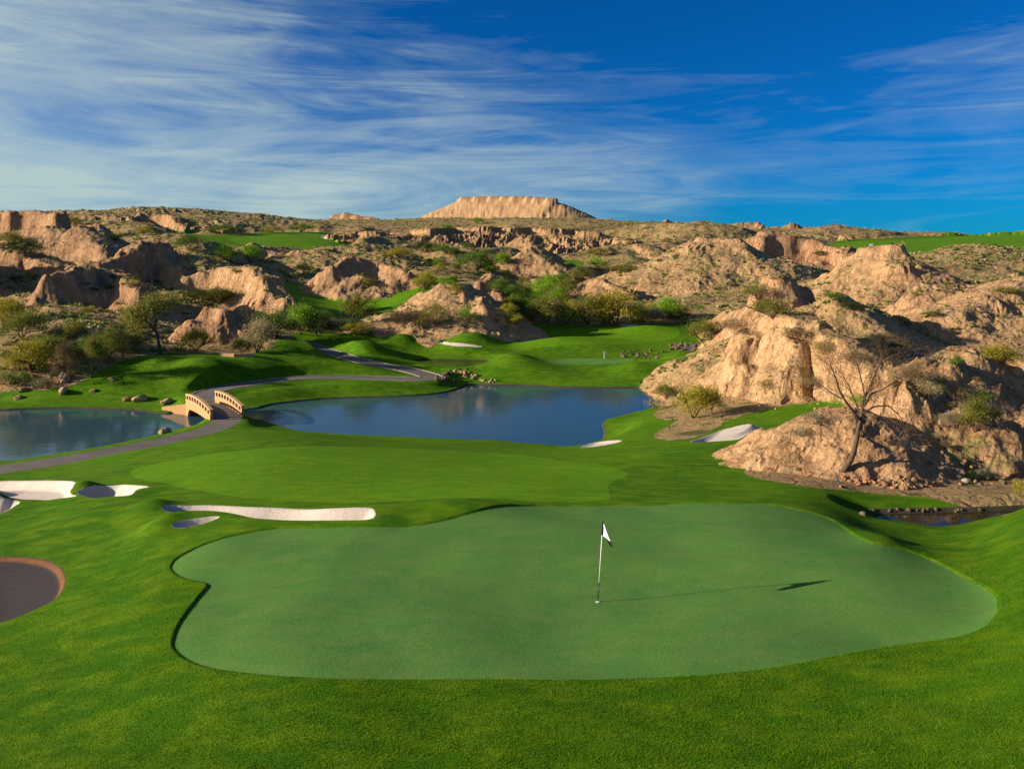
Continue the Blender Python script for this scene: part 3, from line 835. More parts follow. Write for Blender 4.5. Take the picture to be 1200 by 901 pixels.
def dark_mat():
    m, nt, b = new_mat('dark')
    p = geo_pos(nt)
    f = noise(nt, p, 5, 5, .7, (.35, 3.0, 1))
    h = N(nt, 'ShaderNodeAttribute', attribute_name='rim').outputs['Fac']
    base = ramp(nt, f, [(.3, (.034, .027, .032)), (.7, (.056, .045, .049))])  # floor much darker than the other bunkers
    col = mix(nt, h, base, ramp(nt, f, [(.3, (.10, .046, .020)), (.7, (.18, .088, .036))]))
    nt.links.new(col, b.inputs['Base Color'])
    b.inputs['Roughness'].default_value = .95
    b.inputs['Specular IOR Level'].default_value = .08
    nt.links.new(bump(nt, f, .4, .04), b.inputs['Normal'])


dark_mat()


def path_mat():
    m, nt, b = new_mat('path')
    p = geo_pos(nt)
    f = noise(nt, p, 6, 5, .7)
    l = noise(nt, p, .5, 3)
    nt.links.new(mix(nt, 1.0, ramp(nt, l, [(.3, (.115, .097, .086)), (.7, (.165, .142, .124))]), ramp(nt, f, [(.3, .85), (.7, 1.15)]), 'MULTIPLY'), b.inputs['Base Color'])
    b.inputs['Roughness'].default_value = .9
    b.inputs['Specular IOR Level'].default_value = .15


path_mat()


def water_mat(name, deep, rough, wav, scl=1.0):
    m, nt, b = new_mat(name)
    p = geo_pos(nt)
    b.inputs['Base Color'].default_value = (*deep, 1)
    b.inputs['Roughness'].default_value = rough
    b.inputs['IOR'].default_value = 1.33
    b.inputs['Specular IOR Level'].default_value = .5
    a = noise(nt, p, 1.3 * scl, 3, .5, (.7, 1.6, 1))
    c = noise(nt, p, .22 * scl, 2, .5, (.5, 1.5, 1))
    n1 = bump(nt, a, wav, .03)
    nt.links.new(bump(nt, c, wav * .6, .12, n1), b.inputs['Normal'])


water_mat('water', (.030, .075, .100), .08, .28)
water_mat('creek_water', (.03, .022, .012), .03, .12)


def plain(name, col, rough=.6, spec=.3, var=.15, scale=8, bumpd=0):
    m, nt, b = new_mat(name)
    p = geo_pos(nt) if bumpd else N(nt, 'ShaderNodeTexCoord').outputs['Object']
    f = noise(nt, p, scale, 4, .6)
    nt.links.new(mix(nt, 1.0, col, ramp(nt, f, [(.25, 1 - var), (.75, 1 + var)]), 'MULTIPLY'), b.inputs['Base Color'])
    b.inputs['Roughness'].default_value = rough
    b.inputs['Specular IOR Level'].default_value = spec
    if bumpd:
        nt.links.new(bump(nt, f, .7, bumpd), b.inputs['Normal'])
    return m


plain('white_paint', (.80, .80, .78), .35, .4, .04)
plain('black_paint', (.012, .012, .013), .4, .4, .1)
plain('white_cloth', (.82, .82, .82), .85, .1, .03)
plain('black_cloth', (.012, .012, .016), .9, .1, .1)
plain('yellow_cloth', (.75, .55, .05), .85, .1, .05)
plain('bridge_stucco', (.46, .255, .115), .9, .1, .10, 2.5, .02)
plain('bridge_rail', (.50, .31, .16), .85, .1, .08, 3, .01)
plain('bridge_deck', (.16, .135, .115), .9, .1, .12, 3, .01)
plain('tan_rock', (.44, .28, .155), .95, .1, .35, 2.2, .06)
plain('brown_rock', (.26, .14, .075), .95, .1, .35, 2.2, .06)
plain('dark_rock', (.115, .08, .055), .9, .15, .45, 2.2, .06)
plain('grey_rock', (.27, .22, .17), .9, .1, .35, 2.2, .06)
plain('bark', (.10, .065, .042), .95, .1, .3, 6, .02)
plain('pale_twig', (.17, .11, .06), .95, .1, .25, 6)
plain('kerb', (.30, .255, .20), .9, .1, .1, 4)


def leaf_mat(name, col, trans=.35):
    m, nt, b = new_mat(name)
    oi = N(nt, 'ShaderNodeObjectInfo')
    p = geo_pos(nt)
    f = noise(nt, p, 2.0, 3, .6)
    c = mix(nt, 1.0, col, ramp(nt, f, [(.25, .65), (.75, 1.35)]), 'MULTIPLY')
    c = mix(nt, 1.0, c, ramp(nt, oi.outputs['Random'], [(0, (.85, .9, .9)), (1, (1.15, 1.08, 1.1))]), 'MULTIPLY')
    nt.links.new(c, b.inputs['Base Color'])
    b.inputs['Roughness'].default_value = .8
    b.inputs['Specular IOR Level'].default_value = .1
    tr = N(nt, 'ShaderNodeBsdfTranslucent')
    nt.links.new(c, tr.inputs['Color'])
    ms = N(nt, 'ShaderNodeMixShader', inp={'Fac': trans})
    nt.links.new(b.outputs[0], ms.inputs[1])
    nt.links.new(tr.outputs[0], ms.inputs[2])
    nt.links.new(ms.outputs[0], nt.nodes['Material Output'].inputs['Surface'])


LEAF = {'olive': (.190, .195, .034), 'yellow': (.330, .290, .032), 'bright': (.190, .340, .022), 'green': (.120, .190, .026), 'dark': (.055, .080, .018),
        'grey': (.270, .260, .160), 'brown': (.165, .115, .055), 'scrub': (.250, .225, .070), 'dry': (.38, .315, .15), 'blade': (.075, .190, .002), 'blade_pale': (.190, .280, .006)}
for k, v in LEAF.items():
    leaf_mat('leaf_' + k, v)

# ------------------------------------------------------------------ mesh helpers


def make_mesh(name, verts, faces=None, mat=None, smooth=True, tris=None, quads=None, mat_index=None, mats=None):
    me = bpy.data.meshes.new(name)
    verts = np.asarray(verts, np.float32).reshape(-1, 3)
    if faces is not None:
        me.from_pydata(verts.tolist(), [], faces)
    else:
        arrs = [a for a in (quads, tris) if a is not None and len(a)]
        loops = np.concatenate([a.ravel() for a in arrs]).astype(np.int32)
        sizes = np.concatenate([np.full(len(a), a.shape[1]) for a in arrs])
        starts = np.concatenate([[0], np.cumsum(sizes)[:-1]]).astype(np.int32)
        me.vertices.add(len(verts))
        me.vertices.foreach_set('co', verts.ravel())
        me.loops.add(len(loops))
        me.loops.foreach_set('vertex_index', loops)
        me.polygons.add(len(sizes))
        me.polygons.foreach_set('loop_start', starts)
        me.update(calc_edges=True)
    if mats:
        for m in mats:
            me.materials.append(MATS[m])
    elif mat:
        me.materials.append(MATS[mat])
    if mat_index is not None:
        me.polygons.foreach_set('material_index', np.asarray(mat_index, np.int32))
    if smooth:
        me.polygons.foreach_set('use_smooth', np.ones(len(me.polygons), bool))
    me.validate()
    return me


def link(name, me, parent=None, loc=None):
    o = bpy.data.objects.new(name, me)
    C.objects.link(o)
    if parent is not None:
        o.parent = parent
    if loc is not None:
        o.location = loc
    return o


def tag(o, label, cat, group=None, kind=None):
    o['label'] = label
    o['category'] = cat
    if group:
        o['group'] = group
    if kind:
        o['kind'] = kind
    return o


def empty(name, loc, rz=0):
    o = bpy.data.objects.new(name, None)
    C.objects.link(o)
    o.location = loc
    o.rotation_euler = (0, 0, rz)
    o.empty_display_size = .2
    return o


class MB:
    """collects simple solids and links them as one mesh"""

    def __init__(self):
        self.v = []
        self.f = []

    def add(self, verts, faces):
        o = len(self.v)
        self.v += [tuple(map(float, p)) for p in verts]
        self.f += [tuple(i + o for i in f) for f in faces]
        return self

    def box(self, c, s, ax=None):
        ax = ax or ((1, 0, 0), (0, 1, 0), (0, 0, 1))
        vs = []
        for k in range(8):
            q = np.array(c, float)
            for a, (d, w) in enumerate(zip(ax, s)):
                q = q + np.array(d) * w * .5 * (1 if k >> a & 1 else -1)
            vs.append(q)
        return self.add(vs, [(0, 2, 3, 1), (4, 5, 7, 6), (0, 1, 5, 4), (2, 6, 7, 3), (0, 4, 6, 2), (1, 3, 7, 5)])

    def tube(self, pts, radii, n=8, cap=True):
        pts = [np.array(p, float) for p in pts]
        rings = []
        for i, p in enumerate(pts):
            d = pts[min(i + 1, len(pts) - 1)] - pts[max(i - 1, 0)]
            d /= np.linalg.norm(d) + 1e-9
            up = np.array([1, 0, 0]) if abs(d[0]) < .8 else np.array([0, 1, 0])
            a = np.cross(d, up)
            a /= np.linalg.norm(a)
            b = np.cross(d, a)
            rings.append([p + radii[i] * (a * math.cos(t * 2 * math.pi / n) + b * math.sin(t * 2 * math.pi / n)) for t in range(n)])
        vs = [q for r in rings for q in r]
        fs = [(i * n + k, i * n + (k + 1) % n, (i + 1) * n + (k + 1) % n, (i + 1) * n + k) for i in range(len(pts) - 1) for k in range(n)]
        if cap:
            fs += [tuple(range(n))[::-1], tuple(range((len(pts) - 1) * n, len(pts) * n))]
        return self.add(vs, fs)

    def build(self, name, mat, parent=None, loc=None, smooth=False):
        return link(name, make_mesh(name, self.v, self.f, mat, smooth), parent, loc)


# ------------------------------------------------------------------ split the ground into its regions
qreg = REG
VERT = np.stack([X, Y, Z], 1).astype(np.float32)
order = np.argsort(qreg, kind='stable')
bounds = np.searchsorted(qreg[order], np.arange(len(names) + 1))
for r, (nm, lab, cat, mt) in enumerate(names):
    q = quads[order[bounds[r]:bounds[r + 1]]]
    if len(q) < 4:
        continue
    used, inv = np.unique(q, return_inverse=True)
    me = make_mesh(nm, VERT[used], mat=mt, quads=inv.reshape(-1, 4))
    if mt == 'desert':
        me.attributes.new('red', 'FLOAT', 'POINT').data.foreach_set('value', RED[used].astype(np.float32))
        me.attributes.new('scrub', 'FLOAT', 'POINT').data.foreach_set('value', SCR[used].astype(np.float32))
    if mt == 'dark':
        dd = -sdf([p for l, p, dp, kk in BUNK if kk == 'dark'][0], X[used], Y[used], 2.0)
        me.attributes.new('rim', 'FLOAT', 'POINT').data.foreach_set('value', (1 - sstep(.15, .21, dd)) * sstep(.015, .05, dd).astype(np.float32))
    me.normals_split_custom_set_from_vertices(NRM[used].astype(np.float32))
    tag(link(nm, me), lab, cat, kind='structure')

# water sheets
def sheet(name, poly, z, mat, lab, cat, grow=.4):
    c = poly.mean(0)
    n = len(poly)
    # outward offset so the water runs a little under its banks
    t = np.roll(poly, -1, 0) - np.roll(poly, 1, 0)
    area = .5 * np.sum(poly[:, 0] * np.roll(poly[:, 1], -1) - np.roll(poly[:, 0], -1) * poly[:, 1])
    nrm = np.stack([t[:, 1], -t[:, 0]], 1) * (1 if area > 0 else -1)
    nrm /= np.linalg.norm(nrm, axis=1, keepdims=True) + 1e-9
    q = poly + nrm * grow
    order = range(n) if area > 0 else range(n - 1, -1, -1)
    o = link(name, make_mesh(name, [(x, y, z) for x, y in q], [tuple(order)], mat, False))
    tag(o, lab, cat, kind='structure')


sheet('pond', POND, WATER_Z, 'water', 'blue pond with a narrow arm running under the bridge', 'pond')
sheet('pool', POOL, POOL_Z, 'creek_water', 'small brown pool above the rock waterfall', 'pool')
sheet('creek', CREEK, CREEK_Z, 'creek_water', 'narrow brown creek behind the putting green', 'creek', .15)


def ground(pix):
    return cast(pix, lambda x, y: final_z(x, y)[0], y0=14, y1=900, n=1300)


def zat(x, y):
    return float(final_z(np.array([x], float), np.array([y], float))[0][0])


# ------------------------------------------------------------------ cart path kerbs
def kerb_strip(path, side, w, lab):
    p = np.array(path)
    t = np.gradient(p[:, :2], axis=0)
    t /= np.linalg.norm(t, axis=1, keepdims=True) + 1e-9
    nrm = np.stack([-t[:, 1], t[:, 0]], 1) * side
    mb = MB()
    vs = []
    for q, n, z in zip(p, nrm, p[:, 2]):
        for off, h in ((w - .02, -.1), (w - .02, .07), (w + .16, .07), (w + .16, -.1)):
            vs.append((q[0] + n[0] * off, q[1] + n[1] * off, z + h))
    fs = [(i * 4 + k, i * 4 + k + 1, i * 4 + k + 5, i * 4 + k + 4) for i in range(len(p) - 1) for k in range(3)]
    mb.add(vs, fs)
    tag(mb.build('kerb', 'kerb'), lab, 'kerb', kind='structure')


kerb_strip(PATHS[1][6:], 1, 1.45, 'pale kerb on the outer side of the path beyond the bridge')
kerb_strip(PATHS[1][6:], -1, 1.45, 'pale kerb on the inner side of the path beyond the bridge')

# ------------------------------------------------------------------ arched bridge
dvec = np.array([.606, -.796])
nvec = np.array([.796, .606])
A2 = np.array([-36.8, 87.0])
mid = A2 + dvec * 4.7 + nvec * 1.6
bridge = empty('footbridge', (mid[0], mid[1], -6.95), math.atan2(dvec[1], dvec[0]))
bridge.scale = (1.205, 1.07, 1.09)
tag(bridge, 'arched tan stucco cart bridge with open baluster railings over the pond arm', 'bridge')
XS = np.linspace(-3.9, 3.9, 27)


def ztop(x):
    return 1.11 - .035 * x + .30 * (1 - (x / 3.9) ** 2)


def zarch(x):
    return -.28 - 2.6 * max(0, (abs(x) - 2.7) / 1.2) ** 1.6 + .22 * (1 - (x / 3.9) ** 2)


def band(x0f, x1f, y0, y1):
    """solid between two height curves"""
    vs, fs = [], []
    for x in XS:
        for y in (y0, y1):
            vs += [(x, y, x0f(x)), (x, y, x1f(x))]
    for i in range(len(XS) - 1):
        a = i * 4
        b = a + 4
        fs += [(a, b, b + 1, a + 1), (a + 2, a + 3, b + 3, b + 2), (a + 1, b + 1, b + 3, a + 3), (a, a + 2, b + 2, b)]
    fs += [(0, 1, 3, 2), (len(vs) - 4, len(vs) - 2, len(vs) - 1, len(vs) - 3)]
    return MB().add(vs, fs)


for y in (-1.5, 1.5):
    par = band(zarch, lambda x: ztop(x) - .66, y - .14, y + .14).build('parapet', 'bridge_stucco', bridge)
    band(lambda x: ztop(x) - .15, ztop, y - .17, y + .17).build('rail', 'bridge_rail', par)
    band(lambda x: ztop(x) - .66, lambda x: ztop(x) - .58, y - .17, y + .17).build('ledge', 'bridge_rail', par)
    for k in range(10):
        x = -3.78 + k * .84
        MB().box((x, y, ztop(x) - .365), (.22, .24, .436)).build('baluster', 'bridge_rail', par)
vs = []
for x in XS:
    zt = .02 + .2 * (1 - (x / 3.9) ** 2)
    vs += [(x, -1.36, zt - .22), (x, -1.36, zt), (x, 1.36, zt), (x, 1.36, zt - .22)]
MB().add(vs, [(i * 4 + k, i * 4 + (k + 1) % 4, i * 4 + 4 + (k + 1) % 4, i * 4 + 4 + k) for i in range(len(XS) - 1) for k in range(4)]).build('deck', 'bridge_deck', bridge)
MB().box((-4.35, 0, -1.72), (.88, 3.3, 3.3)).build('abutment', 'bridge_stucco', bridge)
MB().box((4.35, 0, -1.72), (.88, 3.3, 3.3)).build('abutment', 'bridge_stucco', bridge)
# wing wall running back along the far bank
B2 = np.array([-40.4, 88.9])
wa = np.array([A2[0] - .05, A2[1] + .1])
wd = (B2 - wa) / np.linalg.norm(B2 - wa)
wn = np.array([-wd[1], wd[0]]) * .18
rot = math.atan2(dvec[1], dvec[0])
ca, sa = math.cos(-rot), math.sin(-rot)


def loc(p, z):
    q = np.array(p) - mid
    return ((q[0] * ca - q[1] * sa) / 1.205, (q[0] * sa + q[1] * ca) / 1.07, (z + 6.95) / 1.09)


vs = []
for p, zt in ((wa, -6.75), (B2, -7.45)):
    for s in (-1, 1):
        vs += [loc(p + wn * s, -8.8), loc(p + wn * s, zt)]
MB().add(vs, [(0, 4, 5, 1), (2, 3, 7, 6), (1, 5, 7, 3), (0, 1, 3, 2), (4, 6, 7, 5), (0, 2, 6, 4)]).build('wing_wall', 'bridge_stucco', bridge)

# ------------------------------------------------------------------ flagsticks
fb = cast([(700.5, 705)], lambda x, y: final_z(x, y)[0], y0=14, y1=60)[0]
fx, fy, fz = fb
flag = tag(empty('flagstick', (fx, fy, fz - .01)), 'white flagstick with black ends and a limp black and white flag', 'flagstick')
TOPX, TOPZ = .15, 2.36


def pole(t0, t1, r, n=10):
    return MB().tube([(TOPX * t0, 0, TOPZ * t0), (TOPX * t1, 0, TOPZ * t1)], [r, r], n)


pole(-.03, .245, .0125).build('lower_pole', 'black_paint', flag, smooth=True)
pole(.245, .84, .0115).build('pole', 'white_paint', flag, smooth=True)
pole(.835, 1.0, .021).build('flag_sleeve', 'black_cloth', flag, smooth=True)
MB().tube([(0, 0, .004), (0, 0, .022)], [.054, .054], 20).build('cup_rim', 'white_paint', flag)
# hanging flag: folds fall away from the sleeve


def flag_part(rows, nm, mat):
    vs, fs = [], []
    for (x0, z0, x1, z1) in rows:
        for k in range(9):
            t = k / 8
            x = x0 + (x1 - x0) * t
            z = z0 + (z1 - z0) * t
            y = -.95 * (x - .155) + .05 * math.sin(t * 6.5 + z * 3) * t
            vs += [(x, y, z)]
    n = len(rows)
    fs = [(i * 9 + k, i * 9 + k + 1, i * 9 + k + 10, i * 9 + k + 9) for i in range(n - 1) for k in range(8)]
    o = MB().add(vs, fs).build(nm, mat, flag, smooth=True)
    so_ = o.modifiers.new('thickness', 'SOLIDIFY')
    so_.thickness = .004
    return o


flag_part([(.165, 2.33, .175, 2.30), (.160, 2.20, .245, 2.13), (.153, 2.08, .320, 1.93), (.150, 1.965, .355, 1.86), (.149, 1.945, .362, 1.845)], 'flag', 'white_cloth')
flag_part([(.235, 1.905, .363, 1.846), (.275, 1.82, .385, 1.78), (.315, 1.755, .402, 1.70), (.362, 1.70, .405, 1.675)], 'flag_corner', 'black_cloth')


def far_flag(px, py, h, lab, mat):
    x, y, z = cast([(px, py)], lambda a, b: final_z(a, b)[0], y0=60, y1=500)[0]
    o = tag(empty('flagstick', (x, y, z)), lab, 'flagstick')
    MB().tube([(0, 0, -.05), (0, 0, h)], [.035, .03], 6).build('pole', 'white_paint', o)
    m = MB()
    m.add([(0.03, 0, h), (.45, .03, h - .12), (.40, .05, h - .36), (.03, .0, h - .32), (0.03, .02, h), (.45, .05, h - .12), (.40, .07, h - .36), (.03, .02, h - .32)], [(0, 1, 2, 3), (7, 6, 5, 4), (0, 4, 5, 1), (1, 5, 6, 2), (2, 6, 7, 3), (3, 7, 4, 0)])
    m.build('flag', mat, o)


far_flag(708, 420.5, 1.15, 'tiny pale flagstick on the far green across the pond', 'white_cloth')
far_flag(449, 346, 1.6, 'tiny flagstick with a yellow flag on the upper fairway', 'yellow_cloth')
x, y, z = cast([(1021, 290.5)], lambda a, b: final_z(a, b)[0], y0=200, y1=600)[0]
o = tag(empty('tee_sign', (x, y, z)), 'small white sign on the far fairway above the tall knob', 'sign')
MB().box((0, 0, 1.0), (1.3, .1, 1.2)).build('board', 'white_paint', o)
for s in (-.45, .45):
    MB().box((s, .12, .5), (.1, .1, 1.0)).build('post', 'white_paint', o)


# ------------------------------------------------------------------ boulders
def rock_mesh(seed, mat, sub=3):
    import bmesh
    r = random.Random(seed)
    bm = bmesh.new()
    bmesh.ops.create_icosphere(bm, subdivisions=sub, radius=.5)
    planes = [(Vector((r.gauss(0, 1), r.gauss(0, 1), r.gauss(0, .8))).normalized(), r.uniform(.30, .44)) for _ in range(9)]
    for v in bm.verts:
        p = v.co.copy()
        for n, d in planes:
            k = p.dot(n) - d
            if k > 0:
                p -= n * k * .85
        f = 1 + .10 * float(perlin(p.x * 5 + seed, p.y * 5 + p.z * 4.3, seed)) + .05 * float(perlin(p.x * 11 + seed, p.y * 11 + p.z * 9, seed + 1))
        v.co = p * f
    me = bpy.data.meshes.new('boulder')
    bm.to_mesh(me)
    bm.free()
    me.materials.append(MATS[mat])
    return me


from mathutils import Vector
ROCKS = {m: [rock_mesh(i * 7 + k, m, 3 if m in ('tan_rock', 'brown_rock') else 2) for i in range(4)] for k, m in enumerate(('tan_rock', 'brown_rock', 'dark_rock', 'grey_rock'))}


def boulder(pos, wpx, hpx, mat, lab, group=None, k=None, name='boulder'):
    x, y, z = pos
    w, h = wpx * y / F, hpx * y / F
    o = link(name, ROCKS[mat][random.randrange(4) if k is None else k], None, (x, y + w * .2, z + h * .22))
    o.scale = (w * 1.2, w * random.uniform(.9, 1.2), h * 1.45)
    o.rotation_euler = (random.uniform(-.3, .3), random.uniform(-.3, .3), random.uniform(0, 6.28))
    tag(o, lab, 'boulder', group)
    return o


BL = [((7, 535.5), 18, 11, 'brown_rock', 'reddish boulder at the near edge of the small pond by the cart path'),
      ((192, 508.5), 13, 8, 'tan_rock', 'rounded tan boulder on the bank beside the bridge'),
      ((162, 470), 16, 8, 'tan_rock', 'largest tan boulder on the far bank of the small pond'),
      ((149, 469.5), 10, 5, 'brown_rock', 'small brown boulder beside the largest tan boulder'),
      ((194, 473.5), 14, 7, 'tan_rock', 'flat tan boulder above the bridge wing wall'),
      ((73, 461), 11, 8, 'tan_rock', 'tan boulder on the grass below the yellowish bushes'),
      ((27, 459), 9, 6, 'brown_rock', 'brown boulder half hidden near the reeds'),
      ((21, 468), 9, 5, 'brown_rock', 'low brown boulder at the waterline under the reeds'),
      ((75, 445), 12, 10, 'tan_rock', 'pale upright boulder among the bushes on the bank'),
      ((108, 459.5), 8, 4, 'brown_rock', 'low brown stone on the grass edge below the leaning tree'),
      ((131, 446), 9, 4, 'tan_rock', 'flat pale stone on the grass below the trees'),
      ((1133, 566), 9, 6, 'grey_rock', 'grey stone at the foot of the shaded slope'),
      ((1012, 604), 8, 5, 'dark_rock', 'grey stone at the tip of the creek')]
gp = ground([b[0] for b in BL])
for b, p in zip(BL, gp):
    boulder(p, b[1], b[2], b[3], b[4])


def scatter(n, fn, mats, lab, group, wr, name='boulder'):
    pix = [fn() for _ in range(n)]
    for p, q in zip(ground(pix), pix):
        w = random.uniform(*wr)
        boulder(p, w, w * random.uniform(.5, .8), random.choice(mats), lab, group, name=name)


R = random.uniform
scatter(34, lambda: (R(728, 779), R(411.5, 421) - 0.0), ['dark_rock'], 'dark jagged rock in the rock strip beside the far green', 'rocks in the strip beside the far green', (2.2, 5.2))
scatter(20, lambda: (R(785, 815), R(404, 411)), ['dark_rock'], 'dark rock in the low pile by the bend of the far path', 'rocks by the bend of the far path', (3, 6))
scatter(30, lambda: (lambda t: (533 + 48 * t, 436 + 11 * t + R(-3.0, 3.5)))(random.random()), ['tan_rock', 'grey_rock', 'tan_rock', 'brown_rock'], 'pale rock in the stony bank by the waterfall', 'rocks of the bank by the waterfall', (2.2, 5))
scatter(14, lambda: (R(512, 536), R(437, 447)), ['dark_rock'], 'dark wet rock beside the waterfall', 'wet rocks beside the waterfall', (4, 7))
scatter(40, lambda: (R(985, 1075), R(560, 574)), ['brown_rock'], 'small broken stone below the bare tree', 'broken stones below the bare tree', (2.5, 7), 'stone')
scatter(26, lambda: (R(1080, 1185), R(540, 572)), ['brown_rock', 'dark_rock'], 'small stone at the foot of the shaded slope', 'stones at the foot of the shaded slope', (2.5, 7), 'stone')
scatter(24, lambda: (R(1015, 1150), R(597.5, 599.8)), ['dark_rock'], 'dark stone lining the back edge of the creek', 'stones lining the creek', (3, 6), 'stone')
scatter(16, lambda: (R(0, 75), R(437, 452)), ['brown_rock', 'dark_rock', 'tan_rock'], 'reddish rock in the bank beside the reeds', 'rocks in the bank beside the reeds', (4, 9))
scatter(34, lambda: (R(820, 985), R(440, 480)), ['tan_rock'], 'small pale stone fallen below the cliff faced outcrop', 'stones fallen below the outcrop', (1.5, 4), 'stone')

# small waterfall
wf = cast([(532, 437)], lambda a, b: low_ground(a, b), y0=60, y1=300)[0]
m = MB()
for k, (dx, ww) in enumerate(((-.55, .35), (.05, .5), (.7, .3))):
    vs, fs = [], []
    for i in range(7):
        t = i / 6
        yy = -.15 - 1.5 * t ** .6
        zz = POOL_Z - .05 - 1.4 * t ** 1.5
        vs += [(dx - ww / 2, yy, zz - wf[2]), (dx + ww / 2, yy, zz - wf[2]), (dx + ww / 2, yy + .12, zz - wf[2]), (dx - ww / 2, yy + .12, zz - wf[2])]
    fs = [(i * 4 + a, i * 4 + (a + 1) % 4, i * 4 + 4 + (a + 1) % 4, i * 4 + 4 + a) for i in range(6) for a in range(4)]
    m.add(vs, fs)
plain('falling_water', (.42, .52, .60), .25, .5, .2, 6)
tag(m.build('waterfall', 'falling_water', None, tuple(wf), True), 'small waterfall dropping between rocks into the main pond', 'waterfall')

# low stone tee wall
tw = ground([(258, 417.5), (276, 418), (299, 417.5)])
m = MB()
for a, b in zip(tw[:-1], tw[1:]):
    d = b - a
    L = np.linalg.norm(d[:2])
    u_ = (d[0] / L, d[1] / L, 0)
    m.box(((a + b) / 2) + np.array([0, 0, .12]), (L * .92, .45, .62), (u_, (-u_[1], u_[0], 0), (0, 0, 1)))
tag(m.build('stone_wall', 'tan_rock'), 'low tan stone wall on the grass below the red boulder mound', 'wall')


# ------------------------------------------------------------------ plants
def tubes(segs, n=4):
    """segments (p0, p1, r0, r1) as open tapered tubes"""
    s = np.array([np.concatenate([a, b, [r0, r1]]) for a, b, r0, r1 in segs], float)
    p0, p1 = s[:, :3], s[:, 3:6]
    d = p1 - p0
    d /= np.linalg.norm(d, axis=1, keepdims=True) + 1e-9
    up = np.where(np.abs(d[:, :1]) < .8, np.array([[1., 0, 0]]), np.array([[0, 1., 0]]))
    a = np.cross(d, up)
    a /= np.linalg.norm(a, axis=1, keepdims=True) + 1e-9
    b = np.cross(d, a)
    V = []
    for k in range(n):
        t = 2 * math.pi * k / n
        o = a * math.cos(t) + b * math.sin(t)
        V.append(p0 + o * s[:, 6:7])
        V.append(p1 + o * s[:, 7:8])
    V = np.stack(V, 1)                       # (N, 2n, 3)
    base = np.arange(len(s))[:, None] * (2 * n)
    Q = []
    for k in range(n):
        k2 = (k + 1) % n
        Q.append(np.stack([base[:, 0] + 2 * k, base[:, 0] + 2 * k2, base[:, 0] + 2 * k2 + 1, base[:, 0] + 2 * k + 1], 1))
    return V.reshape(-1, 3), np.concatenate(Q)


def leaves(centres, size, seed, slim=.5, up=.3):
    """small randomly turned leaf sprays (one quad each)"""
    g = np.random.default_rng(seed)
    n = len(centres)
    d = g.normal(size=(n, 3))
    d[:, 2] += up
    d /= np.linalg.norm(d, axis=1, keepdims=True)
    e = np.cross(d, g.normal(size=(n, 3)))
    e /= np.linalg.norm(e, axis=1, keepdims=True) + 1e-9
    sz = (size * g.uniform(.6, 1.4, n))[:, None]
    a = d * sz * .5
    b = e * sz * .5 * slim
    V = np.stack([centres - a - b * .3, centres - a * .1 + b, centres + a, centres - a * .1 - b], 1).reshape(-1, 3)
    return V, np.arange(4 * n).reshape(-1, 4)


def crown_points(n, seed, rz=.5, clumps=26, spread=.16, flat=.0, hollow=.35):
    g = np.random.default_rng(seed)
    c = g.normal(size=(clumps, 3))
    c /= np.linalg.norm(c, axis=1, keepdims=True)
    c[:, 2] = np.abs(c[:, 2]) * 1.0 - flat
    r = g.uniform(hollow, 1, clumps)[:, None] ** .6
    c = c * r * np.array([.42, .42, rz])
    k = g.integers(0, clumps, n)
    w = g.uniform(.5, 1.3, clumps)[k][:, None]
    return c[k] + g.normal(size=(n, 3)) * spread * w * np.array([.75, .75, .6])


def grow(seed, base, aim, length, rad, levels, kids=3, bend=.25, droop=0., spread=.7):
    """recursive limbs; returns segments and tip points"""
    r = random.Random(seed)
    segs, tips = [], []

    def go(p, d, L, rr, lv):
        n = 4 if lv > 1 else 3
        for i in range(n):
            d = d + np.array([r.gauss(0, bend), r.gauss(0, bend), r.gauss(0, bend * .7) - droop * (1.0 if lv <= 2 else .2)]) * .5
            d /= np.linalg.norm(d)
            q = p + d * L / n
            segs.append((p, q, rr * (1 - .35 * i / n), rr * (1 - .35 * (i + 1) / n)))
            p = q
            if lv <= 1:
                tips.append(p)
        if lv == 0:
            return
        for k in range(kids + (1 if r.random() < .4 else 0)):
            v = d + np.array([r.gauss(0, spread), r.gauss(0, spread), r.gauss(.1, spread * .7)])
            v /= np.linalg.norm(v)
            go(p if k < kids - 1 else p - d * L * .3, v, L * r.uniform(.55, .8), rr * .58, lv - 1)
    go(np.array(base, float), np.array(aim, float) / np.linalg.norm(aim), length, rad, levels)
    return segs, np.array(tips)


_cache = {}


